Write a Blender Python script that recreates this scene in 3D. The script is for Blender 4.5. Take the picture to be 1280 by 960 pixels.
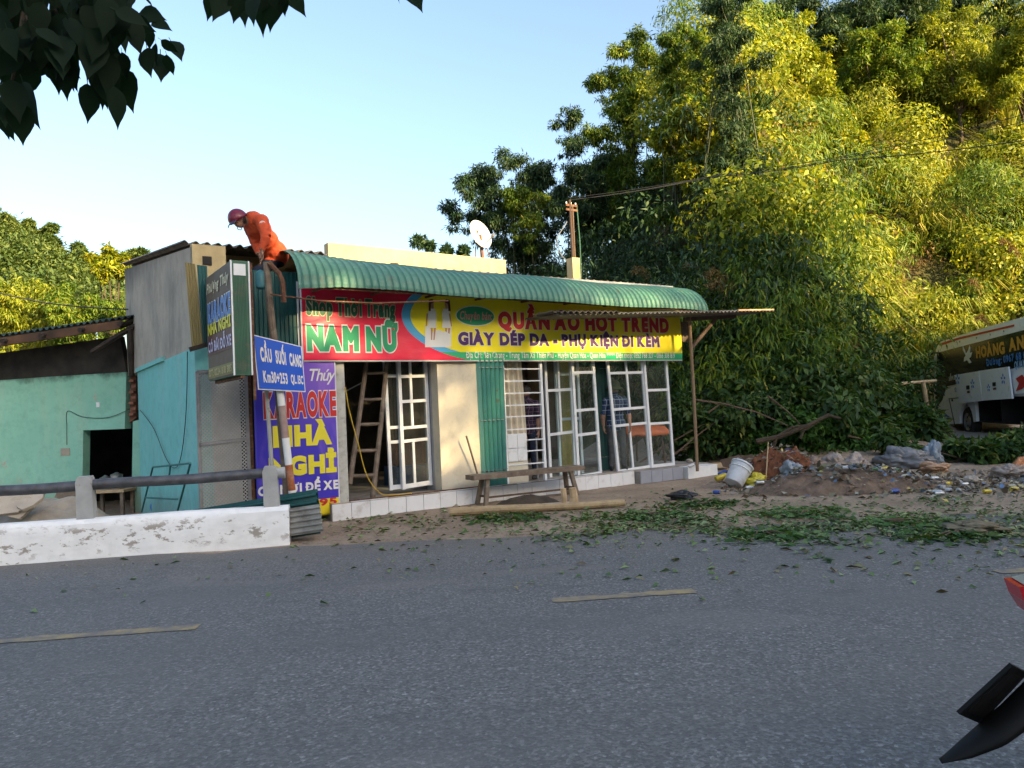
import bpy, bmesh, math, random
import numpy as np
from mathutils import Vector, Matrix, noise
random.seed(7); rng = np.random.default_rng(7)
for o in list(bpy.data.objects): bpy.data.objects.remove(o)
SC = bpy.context.scene; COL = SC.collection
R_ = math.radians

# ------------------------------------------------------------------ camera
FPX, PITCH, ROLL, CAMH = 960.0, R_(1.9), R_(2.58), 1.5
fw = Vector((0, math.cos(PITCH), math.sin(PITCH))); up0 = Vector((0, -math.sin(PITCH), math.cos(PITCH))); rt0 = Vector((1, 0, 0))
cup = up0*math.cos(ROLL) + rt0*math.sin(ROLL); crt = rt0*math.cos(ROLL) - up0*math.sin(ROLL)
CAM = Vector((0, 0, CAMH))
cd = bpy.data.cameras.new('camera'); cam = bpy.data.objects.new('camera', cd); COL.objects.link(cam)
cd.sensor_width = 36; cd.lens = 27; cd.clip_start = 0.05; cd.clip_end = 3000
cam.matrix_world = Matrix(((crt.x, cup.x, -fw.x, CAM.x), (crt.y, cup.y, -fw.y, CAM.y), (crt.z, cup.z, -fw.z, CAM.z), (0, 0, 0, 1)))
SC.camera = cam
SC.render.resolution_x, SC.render.resolution_y = 1024, 768

# ------------------------------------------------------------------ sky, sun, exposure
SUN_EL = R_(22); SUNH = Vector((0.72, -0.694, 0)).normalized()          # horizontal direction towards the sun
world = bpy.data.worlds.new('World'); SC.world = world; world.use_nodes = True
wn = world.node_tree; bg = wn.nodes['Background']
sky = wn.nodes.new('ShaderNodeTexSky'); sky.sky_type = 'NISHITA'; sky.sun_disc = False
sky.sun_elevation = SUN_EL; sky.sun_rotation = math.atan2(SUNH.x, SUNH.y)
sky.altitude = 200; sky.air_density = 1.25; sky.dust_density = 4.2; sky.ozone_density = 1.7
wn.links.new(sky.outputs[0], bg.inputs[0]); bg.inputs[1].default_value = 0.105
sd = bpy.data.lights.new('sun', 'SUN'); sd.energy = 4.6; sd.angle = R_(0.4); sd.color = (1.0, 0.765, 0.40)
sun = bpy.data.objects.new('sun', sd); COL.objects.link(sun)
sdir = Vector((SUNH.x*math.cos(SUN_EL), SUNH.y*math.cos(SUN_EL), math.sin(SUN_EL)))
sun.rotation_euler = sdir.to_track_quat('Z', 'Y').to_euler()
SC.view_settings.view_transform = 'Standard'; SC.view_settings.look = 'None'
SC.view_settings.exposure = 1.9; SC.view_settings.gamma = 1; SC.view_settings.use_curve_mapping = False

# ------------------------------------------------------------------ pixel -> place
def ray(x, y): return fw + crt*((x-640)/FPX) - cup*((y-480)/FPX)
def gr(x, y, z=0.0):
    d = ray(x, y); return CAM + d*((z-CAMH)/d.z)
def atd(x, y, Y):                                   # the point seen at a pixel at forward distance Y
    d = ray(x, y); return CAM + d*(Y/d.y)
def onp(x, y, P0, n):
    d = ray(x, y); return CAM + d*((P0-CAM).dot(n)/d.dot(n))
ANG = R_(34); FD = Vector((math.cos(ANG), math.sin(ANG), 0)); FN = Vector((-math.sin(ANG), math.cos(ANG), 0)); ZZ = Vector((0, 0, 1))
FO = gr(412, 650)
def F(u, v, w): return FO + FD*u + FN*v + ZZ*w      # shop frame: along the front, into the building, up
def fp(x, y, v=0.0): return onp(x, y, FO+FN*v, FN)
def fuw(x, y, v=0.0):
    P = fp(x, y, v)-FO; return P.dot(FD), P.z

# ------------------------------------------------------------------ materials
MATS = {}
def newmat(name):
    m = bpy.data.materials.new(name); m.use_nodes = True; return m, m.node_tree, m.node_tree.nodes['Principled BSDF']
def nd(nt, typ, **kw):
    n = nt.nodes.new(typ)
    for k, v in kw.items(): setattr(n, k, v)
    return n
def mth(nt, op, a, b=None, c=None, clamp=False):
    n = nt.nodes.new('ShaderNodeMath'); n.operation = op; n.use_clamp = clamp
    for i, x in enumerate((a, b, c)):
        if x is None: continue
        if isinstance(x, (int, float)): n.inputs[i].default_value = x
        else: nt.links.new(x, n.inputs[i])
    return n.outputs[0]
def mixc(nt, fac, a, b, typ='MIX'):
    n = nt.nodes.new('ShaderNodeMix'); n.data_type = 'RGBA'; n.blend_type = typ
    for i, x in ((0, fac), (6, a), (7, b)):
        if isinstance(x, (int, float)): n.inputs[i].default_value = x
        elif isinstance(x, tuple): n.inputs[i].default_value = x+(1,) if len(x) == 3 else x
        else: nt.links.new(x, n.inputs[i])
    return n.outputs[2]
def coords(nt, scale=(1, 1, 1), rot=(0, 0, 0), kind='Object'):
    t = nd(nt, 'ShaderNodeTexCoord'); mp = nd(nt, 'ShaderNodeMapping')
    mp.inputs['Scale'].default_value = scale; mp.inputs['Rotation'].default_value = rot
    nt.links.new(t.outputs[kind], mp.inputs[0]); return mp.outputs[0]
def noi(nt, vec, scale, detail=5, rough=.6):
    n = nd(nt, 'ShaderNodeTexNoise'); n.inputs['Scale'].default_value = scale; n.inputs['Detail'].default_value = detail
    n.inputs['Roughness'].default_value = rough; nt.links.new(vec, n.inputs['Vector']); return n.outputs[0]
def ramp(nt, fac, stops):
    n = nd(nt, 'ShaderNodeValToRGB'); el = n.color_ramp.elements
    while len(el) < len(stops): el.new(.5)
    for e, (p, c) in zip(el, stops): e.position = p; e.color = (*c, 1) if len(c) == 3 else c
    nt.links.new(fac, n.inputs[0]); return n.outputs[0]
def step(nt, fac, lo, hi):
    n = nd(nt, 'ShaderNodeMapRange'); n.inputs[1].default_value = lo; n.inputs[2].default_value = hi
    nt.links.new(fac, n.inputs[0]); return n.outputs[0]
def bump(nt, b, h, strength=.3, dist=.01):
    n = nd(nt, 'ShaderNodeBump'); n.inputs['Strength'].default_value = strength; n.inputs['Distance'].default_value = dist
    nt.links.new(h, n.inputs['Height']); nt.links.new(n.outputs[0], b.inputs['Normal'])
def mat(name, c1, c2=None, scale=6, rough=.75, metal=0, bmp=.25, bscale=40, dirt=None, dscale=2.5, dlo=.5, dhi=.75, stretch=(1, 1, 1), spec=.4, bdist=.006):
    if name in MATS: return MATS[name]
    m, nt, b = newmat(name); v = coords(nt, stretch)
    c2 = c2 or tuple(x*.72 for x in c1)
    col = mixc(nt, step(nt, noi(nt, v, scale), .35, .68), c1, c2)
    if dirt: col = mixc(nt, step(nt, noi(nt, v, dscale, 8, .68), dlo, dhi), col, dirt)
    nt.links.new(col, b.inputs['Base Color'])
    rr = mth(nt, 'MULTIPLY_ADD', noi(nt, v, scale*2.3), .25, rough-.12); nt.links.new(rr, b.inputs['Roughness'])
    b.inputs['Metallic'].default_value = metal; b.inputs['Specular IOR Level'].default_value = spec
    if bmp: bump(nt, b, noi(nt, v, bscale, 6), bmp, bdist)
    MATS[name] = m; return m
def leafmat(name, stops, trans=.35, rough=.55):
    m, nt, b = newmat(name)
    g = nd(nt, 'ShaderNodeNewGeometry')
    col = ramp(nt, g.outputs['Random Per Island'], stops)
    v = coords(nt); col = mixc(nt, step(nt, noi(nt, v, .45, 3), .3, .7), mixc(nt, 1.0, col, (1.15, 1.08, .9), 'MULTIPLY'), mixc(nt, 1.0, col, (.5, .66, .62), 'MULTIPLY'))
    nt.links.new(col, b.inputs['Base Color']); b.inputs['Roughness'].default_value = rough; b.inputs['Specular IOR Level'].default_value = .3
    tr = nd(nt, 'ShaderNodeBsdfTranslucent'); nt.links.new(mixc(nt, 1.0, col, (1.15, 1.1, .5), 'MULTIPLY'), tr.inputs[0])
    mx = nd(nt, 'ShaderNodeMixShader'); mx.inputs[0].default_value = trans
    nt.links.new(b.outputs[0], mx.inputs[1]); nt.links.new(tr.outputs[0], mx.inputs[2])
    nt.links.new(mx.outputs[0], nt.nodes['Material Output'].inputs[0]); return m

def asphalt():
    m, nt, b = newmat('asphalt'); v = coords(nt)
    vo = nd(nt, 'ShaderNodeTexVoronoi'); vo.inputs['Scale'].default_value = 58; nt.links.new(v, vo.inputs['Vector'])
    agg = ramp(nt, vo.outputs['Color'], [(0, (.085, .083, .079)), (.4, (.15, .146, .138)), (.75, (.21, .204, .193)), (1, (.37, .36, .34))])
    fine = noi(nt, v, 46, 6, .75); col = mixc(nt, step(nt, fine, .42, .62), agg, (.095, .092, .088))
    big = noi(nt, v, .55, 6, .65); col = mixc(nt, step(nt, big, .5, .8), col, (.15, .145, .137))
    st = noi(nt, coords(nt, (.9, 2.2, 1)), 1.1, 7, .7); col = mixc(nt, mth(nt, 'MULTIPLY', step(nt, st, .57, .72), .6), col, (.075, .073, .07))
    # wheel paths, polished a little darker and smoother
    sy = nd(nt, 'ShaderNodeSeparateXYZ'); nt.links.new(v, sy.inputs[0]); rt = mth(nt, 'MULTIPLY_ADD', sy.outputs[0], -.08, sy.outputs[1])
    wob = mth(nt, 'MULTIPLY_ADD', noi(nt, coords(nt, (.3, 1, 1)), .8, 3), .6, rt); tr_ = mth(nt, 'SINE', mth(nt, 'MULTIPLY', wob, 3.6))
    col = mixc(nt, mth(nt, 'MULTIPLY', step(nt, tr_, .0, 1.0), .3), col, (.115, .112, .107))
    pt_ = noi(nt, coords(nt, (.25, .6, 1)), .9, 2); col = mixc(nt, mth(nt, 'MULTIPLY', step(nt, pt_, .58, .6), .28), col, (.2, .182, .165))
    # dust blown in from the yard, thicker towards the far edge
    sx = nd(nt, 'ShaderNodeSeparateXYZ'); nt.links.new(v, sx.inputs[0])
    edge = step(nt, mth(nt, 'MULTIPLY_ADD', sx.outputs[0], -.1, sx.outputs[1]), 7.6, 10.2)
    dn = mth(nt, 'MULTIPLY', edge, step(nt, noi(nt, v, 2.6, 8, .7), .3, .7)); col = mixc(nt, mth(nt, 'MULTIPLY', dn, .75), col, (.22, .185, .15))
    # tar-sealed cracks
    vc = nd(nt, 'ShaderNodeTexVoronoi'); vc.feature = 'DISTANCE_TO_EDGE'; vc.inputs['Scale'].default_value = .32; vc.inputs['Randomness'].default_value = 1
    wv = mixc(nt, .12, v, nd(nt, 'ShaderNodeTexNoise').outputs[1]); nt.links.new(wv, vc.inputs['Vector'])
    ck = step(nt, vc.outputs['Distance'], .006, .002); col = mixc(nt, mth(nt, 'MULTIPLY', ck, .0), col, (.03, .03, .03))
    nt.links.new(col, b.inputs['Base Color']); b.inputs['Roughness'].default_value = .82; b.inputs['Specular IOR Level'].default_value = .3
    bump(nt, b, mth(nt, 'ADD', vo.outputs['Distance'], mth(nt, 'MULTIPLY', fine, .5)), .5, .008); return m
def soil():
    m, nt, b = newmat('soil'); v = coords(nt)
    n1 = noi(nt, v, .8, 8, .7); n2 = noi(nt, v, 14, 8, .75)
    col = ramp(nt, n1, [(.3, (.23, .17, .122)), (.5, (.33, .25, .182)), (.7, (.43, .34, .255))])
    col = mixc(nt, step(nt, n2, .5, .72), col, (.14, .1, .072)); col = mixc(nt, step(nt, noi(nt, v, 60, 3), .64, .7), col, (.33, .29, .24))
    nt.links.new(col, b.inputs['Base Color']); b.inputs['Roughness'].default_value = .95; b.inputs['Specular IOR Level'].default_value = .15
    bump(nt, b, mth(nt, 'ADD', n2, noi(nt, v, 70, 4)), .7, .02); return m
def hillsoil():
    m, nt, b = newmat('hill_soil'); v = coords(nt)
    n1 = noi(nt, v, .35, 8, .7)
    col = ramp(nt, n1, [(.35, (.03, .035, .014)), (.52, (.06, .06, .022)), (.7, (.12, .075, .035))])
    nt.links.new(col, b.inputs['Base Color']); b.inputs['Roughness'].default_value = 1; b.inputs['Specular IOR Level'].default_value = .1
    bump(nt, b, noi(nt, v, 6, 8, .7), .8, .1); return m
def peeling(name, base, under, lo=.56, hi=.6, scale=2.4, stretch=(1, 1, 1.6), stain=(.55, .5, .44), low=None):
    m, nt, b = newmat(name); v = coords(nt, stretch)
    a = noi(nt, v, scale, 9, .72); mask = step(nt, a, lo, hi)
    if low:                                              # wear sits in the splash zone near the road
        sx = nd(nt, 'ShaderNodeSeparateXYZ'); nt.links.new(coords(nt), sx.inputs[0])
        mask = mth(nt, 'MULTIPLY', mask, step(nt, mth(nt, 'ABSOLUTE', mth(nt, 'SUBTRACT', sx.outputs[2], low[0])), low[1], low[1]*.4))
    col = mixc(nt, step(nt, noi(nt, v, 5, 6), .4, .75), base, tuple(x*.86 for x in base))
    col = mixc(nt, mth(nt, 'MULTIPLY', step(nt, noi(nt, coords(nt, (3, 3, .5)), 1.6, 6), .55, .8), .5), col, stain)
    col = mixc(nt, mask, col, under); nt.links.new(col, b.inputs['Base Color']); b.inputs['Roughness'].default_value = .85
    bump(nt, b, mth(nt, 'ADD', mth(nt, 'MULTIPLY', mask, -1.0), mth(nt, 'MULTIPLY', noi(nt, v, 60), .3)), .35, .006); return m
def plaster(name, base, base2, streak, soot=None, sootz=(9, 10), patch=None, st=(2.2, 2.2, .45)):
    m, nt, b = newmat(name); v = coords(nt)
    col = mixc(nt, step(nt, noi(nt, v, 1.3, 6), .35, .7), base, base2)
    s = noi(nt, coords(nt, st), 1.2, 9, .72); col = mixc(nt, mth(nt, 'MULTIPLY', step(nt, s, .48, .78), .75), col, streak)
    gr_ = noi(nt, v, 5, 10, .75); col = mixc(nt, mth(nt, 'MULTIPLY', step(nt, gr_, .48, .75), .4), col, tuple(x*.45 for x in base)); gz = nd(nt, 'ShaderNodeSeparateXYZ'); nt.links.new(v, gz.inputs[0])
    sp_ = mth(nt, 'MULTIPLY_ADD', noi(nt, v, 2.2, 8, .7), 1.1, gz.outputs[2]); col = mixc(nt, mth(nt, 'MULTIPLY', step(nt, sp_, 1.1, .35), .6), col, (.2, .17, .13))   # mud splashed up from the ground
    if patch: col = mixc(nt, step(nt, noi(nt, v, 1.0, 9, .7), .63, .66), col, patch)
    if soot:
        sx = nd(nt, 'ShaderNodeSeparateXYZ'); nt.links.new(v, sx.inputs[0])
        z = mth(nt, 'MULTIPLY_ADD', noi(nt, coords(nt, (1.5, 1.5, 1.2)), 1.6, 8, .65), .5, sx.outputs[2])
        col = mixc(nt, step(nt, z, *sootz), col, soot)
    nt.links.new(col, b.inputs['Base Color']); b.inputs['Roughness'].default_value = .9; b.inputs['Specular IOR Level'].default_value = .2
    bump(nt, b, noi(nt, v, 18, 8, .7), .3, .012); return m
def glass(name, tint=(.9, .95, .95), refl=1.0, rough=.03):
    m, nt, b = newmat(name); nt.nodes.remove(b)
    tr = nd(nt, 'ShaderNodeBsdfTransparent'); tr.inputs[0].default_value = (*tint, 1)
    gl = nd(nt, 'ShaderNodeBsdfGlossy'); gl.inputs['Roughness'].default_value = rough
    lw = nd(nt, 'ShaderNodeLayerWeight'); lw.inputs[0].default_value = .5
    fac = mth(nt, 'MULTIPLY_ADD', mth(nt, 'POWER', lw.outputs['Facing'], 4.0), .75*refl, .035, clamp=True)
    mx = nd(nt, 'ShaderNodeMixShader'); nt.links.new(fac, mx.inputs[0])
    nt.links.new(tr.outputs[0], mx.inputs[1]); nt.links.new(gl.outputs[0], mx.inputs[2])
    df = nd(nt, 'ShaderNodeBsdfDiffuse'); df.inputs[0].default_value = (.45, .43, .38, 1); m2 = nd(nt, 'ShaderNodeMixShader')   # dust on the pane
    nt.links.new(mth(nt, 'MULTIPLY', step(nt, noi(nt, coords(nt), 3, 6), .3, .8), .09), m2.inputs[0])
    nt.links.new(mx.outputs[0], m2.inputs[1]); nt.links.new(df.outputs[0], m2.inputs[2])
    nt.links.new(m2.outputs[0], nt.nodes['Material Output'].inputs[0]); return m
def plaid(name, base, line, dark, s=14):
    m, nt, b = newmat(name); v = coords(nt, (s, s, s)); sx = nd(nt, 'ShaderNodeSeparateXYZ'); nt.links.new(v, sx.inputs[0])
    xx = mth(nt, 'ADD', sx.outputs[0], sx.outputs[1]); zz = sx.outputs[2]
    def band(x, lo): return mth(nt, 'GREATER_THAN', mth(nt, 'FRACT', x), lo)
    col = mixc(nt, mth(nt, 'MULTIPLY', band(xx, .55), .6), base, dark); col = mixc(nt, mth(nt, 'MULTIPLY', band(zz, .55), .6), col, dark)
    col = mixc(nt, mth(nt, 'MULTIPLY', band(mth(nt, 'ADD', xx, .3), .86), .75), col, line); col = mixc(nt, mth(nt, 'MULTIPLY', band(mth(nt, 'ADD', zz, .3), .86), .75), col, line)
    nt.links.new(col, b.inputs['Base Color']); b.inputs['Roughness'].default_value = .9; bump(nt, b, noi(nt, coords(nt), 25), .4, .02); return m

# ------------------------------------------------------------------ mesh building
class MB:
    def __init__(s): s.v = []; s.f = []; s.uv = {}
    def add(s, vs, fs):
        n = len(s.v); s.v += [Vector(x) for x in vs]; s.f += [tuple(i+n for i in f) for f in fs]; return s
    def prism(s, poly, vec):
        n = len(poly); poly = [Vector(p) for p in poly]; vec = Vector(vec)
        return s.add(poly+[p+vec for p in poly], [tuple(range(n))[::-1], tuple(range(n, 2*n))]+[(i, (i+1) % n, n+(i+1) % n, n+i) for i in range(n)])
    def obox(s, c, ax, ay, az):                      # centre and three half axes
        c = Vector(c); ax = Vector(ax); ay = Vector(ay); az = Vector(az)
        return s.prism([c-ax-ay-az, c+ax-ay-az, c+ax+ay-az, c-ax+ay-az], az*2)
    def box(s, lo, hi):
        return s.prism([(lo[0], lo[1], lo[2]), (hi[0], lo[1], lo[2]), (hi[0], hi[1], lo[2]), (lo[0], hi[1], lo[2])], (0, 0, hi[2]-lo[2]))
    def bar(s, p, q, width, depth, nrm):             # straight bar, width in the plane square to nrm
        p = Vector(p); q = Vector(q); nrm = Vector(nrm).normalized(); a = (q-p); L = a.length; a /= L
        b = a.cross(nrm).normalized(); n2 = b.cross(a)
        return s.obox((p+q)/2, a*L/2, b*width/2, n2*depth/2)
    def tube(s, pts, rad, n=8, cap=True, wob=0):
        pts = [Vector(p) for p in pts]; rad = rad if isinstance(rad, (list, tuple)) else [rad]*len(pts)
        base = len(s.v); ref = None
        for i, p in enumerate(pts):
            t = (pts[min(i+1, len(pts)-1)]-pts[max(i-1, 0)]).normalized()
            if ref is None: ref = t.orthogonal().normalized()
            ref = (ref-t*ref.dot(t)).normalized(); bn = t.cross(ref)
            for k in range(n):
                a = 2*math.pi*k/n; r = rad[i]*(1+wob*random.uniform(-1, 1)); s.v.append(p+ref*math.cos(a)*r+bn*math.sin(a)*r)
        for i in range(len(pts)-1):
            for k in range(n): a, b = base+i*n+k, base+i*n+(k+1) % n; s.f.append((a, b, b+n, a+n))
        if cap: s.f.append(tuple(range(base, base+n))[::-1]); e = base+(len(pts)-1)*n; s.f.append(tuple(range(e, e+n)))
        return s
    def lathe(s, prof, c, axis=(0, 0, 1), n=20, close=True):
        c = Vector(c); ax = Vector(axis).normalized(); e1 = ax.orthogonal().normalized(); e2 = ax.cross(e1); base = len(s.v)
        for (r, h) in prof:
            for k in range(n): a = 2*math.pi*k/n; s.v.append(c+ax*h+(e1*math.cos(a)+e2*math.sin(a))*max(r, 1e-4))
        for i in range(len(prof)-1):
            for k in range(n): a, b = base+i*n+k, base+i*n+(k+1) % n; s.f.append((a, b, b+n, a+n))
        if close: s.f.append(tuple(range(base, base+n))[::-1]); e = base+(len(prof)-1)*n; s.f.append(tuple(range(e, e+n)))
        return s
    def ell(s, c, r, n=14, m=10, rot=None, fn=None):
        c = Vector(c); base = len(s.v)
        for i in range(m+1):
            th = math.pi*i/m
            for k in range(n):
                ph = 2*math.pi*k/n; d = Vector((math.sin(th)*math.cos(ph), math.sin(th)*math.sin(ph), math.cos(th)))
                q = Vector((d.x*r[0], d.y*r[1], d.z*r[2]))
                if fn: q = fn(q, d)
                if rot: q = rot @ q
                s.v.append(c+q)
        for i in range(m):
            for k in range(n): a, b = base+i*n+k, base+i*n+(k+1) % n; s.f.append((a, a+n, b+n, b))
        return s
    def grid(s, fn, nu, nv, uvfn=None):
        base = len(s.v)
        for j in range(nv+1):
            for i in range(nu+1):
                if uvfn: s.uv[len(s.v)] = uvfn(i/nu, j/nv)
                s.v.append(Vector(fn(i/nu, j/nv)))
        for j in range(nv):
            for i in range(nu): a = base+j*(nu+1)+i; s.f.append((a, a+1, a+nu+2, a+nu+1))
        return s
    def sheet(s, prof, vec, th, nrm):                # open profile of points, given a thickness along nrm and drawn along vec
        prof = [Vector(p) for p in prof]; nrm = Vector(nrm); vec = Vector(vec); n = len(prof)
        loop = prof+[p+nrm*th for p in prof[::-1]]; m = 2*n; base = len(s.v); s.v += loop+[p+vec for p in loop]
        for i in range(m): a, b = base+i, base+(i+1) % m; s.f.append((a, b, b+m, a+m))
        for i in range(n-1):
            s.f.append((base+i, base+m-1-i, base+m-2-i, base+i+1)); s.f.append((base+m+i, base+m+i+1, base+2*m-2-i, base+2*m-1-i))
        return s
    def corr(s, p0, across, along, n, amp, nrm, th=.004, trap=False):   # corrugated sheet
        p0 = Vector(p0); across = Vector(across); nrm = Vector(nrm); prof = []
        per = [(0, 0), (.3, 0), (.42, 1), (.58, 1), (.7, 0)] if trap else [(k/8, .5+.5*math.sin(2*math.pi*k/8)) for k in range(8)]
        for i in range(n):
            for (a, h) in per: prof.append(p0+across*((i+a)/n)+nrm*(amp*h))
        prof.append(p0+across+nrm*(amp*per[0][1])); return s.sheet(prof, along, th, nrm)
    def build(s, name, material, parent=None, smooth=False, loc=None):
        me = bpy.data.meshes.new(name); o = bpy.data.objects.new(name, me); COL.objects.link(o)
        off = Vector((0, 0, 0))
        if parent is not None:
            o.parent = parent; off = wloc(parent)
        elif loc is not None: off = Vector(loc); o.location = off
        me.from_pydata([tuple(p-off) for p in s.v] if parent is not None or loc is not None else [tuple(p) for p in s.v], [], s.f); me.update()
        bm = bmesh.new(); bm.from_mesh(me); bmesh.ops.recalc_face_normals(bm, faces=bm.faces); bm.to_mesh(me); bm.free()
        if smooth:
            me.polygons.foreach_set('use_smooth', [True]*len(me.polygons))
            if smooth != 'all': me.set_sharp_from_angle(angle=R_(35))
        if s.uv:
            L = me.uv_layers.new(name='print')
            for l in me.loops: L.data[l.index].uv = s.uv.get(l.vertex_index, (0, 0))
        if material: me.materials.append(material)
        if parent is not None and parent.type == 'MESH' and parent.location.length == 0: o.location = (0, 0, 0)
        return o
def wloc(o):                                         # world position of an unrotated chain of parents
    p = Vector(o.location)
    while o.parent: o = o.parent; p = p+Vector(o.location)
    return p
def tag(o, label=None, cat=None, group=None, kind=None):
    if label: o['label'] = label
    if cat: o['category'] = cat
    if group: o['group'] = group
    if kind: o['kind'] = kind
    return o
def thing(name, label, cat, loc, group=None):
    o = bpy.data.objects.new(name, None); COL.objects.link(o); o.location = Vector(loc); o.empty_display_size = .1
    return tag(o, label, cat, group)
def struct(o): o['kind'] = 'structure'; return o
def copy_tree(o, parent=None):
    c = o.copy(); COL.objects.link(c)
    if parent is not None: c.parent = parent
    for ch in list(o.children): copy_tree(ch, c)
    return c
def arrmesh(name, V, faces_n, material, parent=None, smooth=False, quads=None):
    """mesh from numpy vertex array laid out as consecutive polygons of faces_n corners"""
    me = bpy.data.meshes.new(name); nv = len(V); nf = nv//faces_n
    off = np.array(wloc(parent)) if parent is not None else np.zeros(3)
    me.vertices.add(nv); me.vertices.foreach_set('co', (V-off).astype(np.float32).ravel())
    me.loops.add(nv); me.loops.foreach_set('vertex_index', np.arange(nv, dtype=np.int32))
    me.polygons.add(nf); me.polygons.foreach_set('loop_start', np.arange(0, nv, faces_n, dtype=np.int32))
    me.update(calc_edges=True); me.materials.append(material)
    o = bpy.data.objects.new(name, me); COL.objects.link(o)
    if parent is not None: o.parent = parent
    return o
def nrmz(a): return a/np.maximum(np.linalg.norm(a, axis=1, keepdims=True), 1e-6)
def leaves(P, axis, nrm, L, W, curl=.12):
    """one rhombus leaf at each point: base, side, tip, side"""
    axis = nrmz(axis); side = nrmz(np.cross(axis, nrm)); n2 = np.cross(side, axis)
    L = L.reshape(-1, 1); W = W.reshape(-1, 1)
    a = P; c = P+axis*L-n2*L*curl; m = P+axis*L*.42+n2*L*curl*.4
    return np.stack([a, m+side*W*.5, c, m-side*W*.5], 1).reshape(-1, 3)
def cloud(centers, radii, n, L, W, droop=.4, shell=.55, up=.25, flat=1.0, seed=0, out=.7):
    """n leaves over the shells of many puffs"""
    r = np.random.default_rng(seed); centers = np.asarray(centers, float); radii = np.asarray(radii, float)
    wgt = (radii.prod(1))**.667; k = r.choice(len(centers), n, p=wgt/wgt.sum())
    d = nrmz(r.normal(size=(n, 3))+np.array([0, 0, up])); rad = (shell+(1-shell)*r.random(n)**.6)*(1+.16*r.normal(size=n))
    P = centers[k]+d*radii[k]*rad[:, None]
    ax = d*out+r.normal(size=(n, 3))*.55+np.array([0, 0, -droop]); nr = d*.7+np.array([0, 0, .7*flat])+r.normal(size=(n, 3))*.45
    return leaves(P, ax, nr, L*(.6+.8*r.random(n)), W*(.6+.8*r.random(n)))

def curve(pts, k=6):
    P = [Vector(p) for p in pts]; out = []
    for i in range(len(P)-1):
        a, b, c, d = P[max(i-1, 0)], P[i], P[i+1], P[min(i+2, len(P)-1)]
        for j in range(k): t = j/k; out.append(.5*((2*b)+(c-a)*t+(2*a-5*b+4*c-d)*t*t+(3*b-a-3*c+d)*t**3))
    return out+[P[-1]]
# ------------------------------------------------------------------ lettering
GL = {}
def glyph(ch, bold):
    key = (ch, round(bold, 4))
    if key in GL: return GL[key]
    base = {'ờ': 'ò', 'ơ': 'o', 'Ơ': 'O', 'Đ': 'D', 'đ': 'd'}.get(ch, ch)
    c = bpy.data.curves.new('g', 'FONT'); c.body = base; c.size = 1; c.bevel_depth = bold; c.bevel_resolution = 0; c.resolution_u = 4
    o = bpy.data.objects.new('g', c); COL.objects.link(o); bpy.context.view_layer.update()
    dg = bpy.context.evaluated_depsgraph_get(); me = bpy.data.meshes.new_from_object(o.evaluated_get(dg))
    V = [(v.co.x, v.co.y, max(v.co.z, -.0)*.03) for v in me.vertices]; Fc = [tuple(p.vertices) for p in me.polygons]
    bpy.data.objects.remove(o); bpy.data.curves.remove(c); bpy.data.meshes.remove(me)
    x1 = max((v[0] for v in V), default=.25)
    def rect(x0, y0, xx, y1):
        n = len(V); V.extend([(x0, y0, .004), (xx, y0, .004), (xx, y1, .004), (x0, y1, .004)]); Fc.append((n, n+1, n+2, n+3))
    if ch in 'ờơ': rect(x1-.1, .4, x1+.1, .47); rect(x1+.05, .45, x1+.11, .6); x1 += .1
    if ch == 'Ơ': rect(x1-.16, .6, x1+.08, .69); rect(x1+.03, .66, x1+.1, .83); x1 += .1
    if ch == 'Đ': rect(-.04, .31, .34, .4)
    GL[key] = (V, Fc, x1); return GL[key]
def text(mb, s, x0, x1, yb, cap, mapfn, off, bold=.03, shear=0, gap=.07, fit=None):
    """lay a line of capitals cap high between x0 and x1 on the baseline yb of the surface mapfn(x, y, off)"""
    k = cap/.69; cur = 0; lay = []
    for ch in s:
        if ch == ' ': cur += .3; continue
        V, Fc, w = glyph(ch, bold); _, _, wf = glyph(ch, fit if fit is not None else bold); lay.append((V, Fc, cur)); cur += wf+gap
    cur -= gap; sx = (x1-x0)/cur
    for V, Fc, cx in lay:
        mb.add([mapfn(x0+(v[0]+cx)*sx+v[1]*k*shear, yb+v[1]*k, off+v[2]*k) for v in V], Fc)
    return mb
def text2(parent, s, x0, x1, yb, cap, mapfn, m_in, m_out, off=.003, bold=.03, edge=.035, name='lettering', **kw):
    if m_out: text(MB(), s, x0, x1, yb, cap, mapfn, off, bold+edge, fit=bold, **kw).build(name+'_outline', m_out, parent)
    text(MB(), s, x0, x1, yb, cap, mapfn, off+.004, bold, **kw).build(name, m_in, parent)

# ================================================================== MATERIALS IN USE
m_asph = asphalt(); m_soil = soil(); m_hill = hillsoil()
m_yellowline = mat('worn_yellow_line', (.36, .27, .13), (.25, .2, .12), 9, .85, dirt=(.16, .145, .133), dscale=5, dlo=.4, dhi=.6, bmp=.4)
m_parapet = peeling('peeling_whitewash', (.86, .85, .84), (.36, .32, .28), .55, .585, 4.4, (1, 1, 1.9), (.6, .58, .54), low=(.23, .22))
m_pipe = mat('galvanised_pipe', (.13, .13, .14), (.07, .07, .075), 8, .55, .5, dirt=(.12, .075, .05), dscale=6, dlo=.58, dhi=.7)
m_railpost = mat('grey_painted_post', (.42, .42, .41), (.33, .33, .32), 5, .8, dirt=(.2, .13, .09), dscale=9, dlo=.62, dhi=.72)
m_teal = plaster('teal_limewash', (.24, .5, .39), (.28, .56, .44), (.38, .5, .38), (.012, .011, .011), (2.75, 2.95), (.42, .36, .28))
m_teal2 = plaster('teal_limewash_side', (.19, .49, .46), (.22, .54, .51), (.32, .48, .45))
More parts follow.
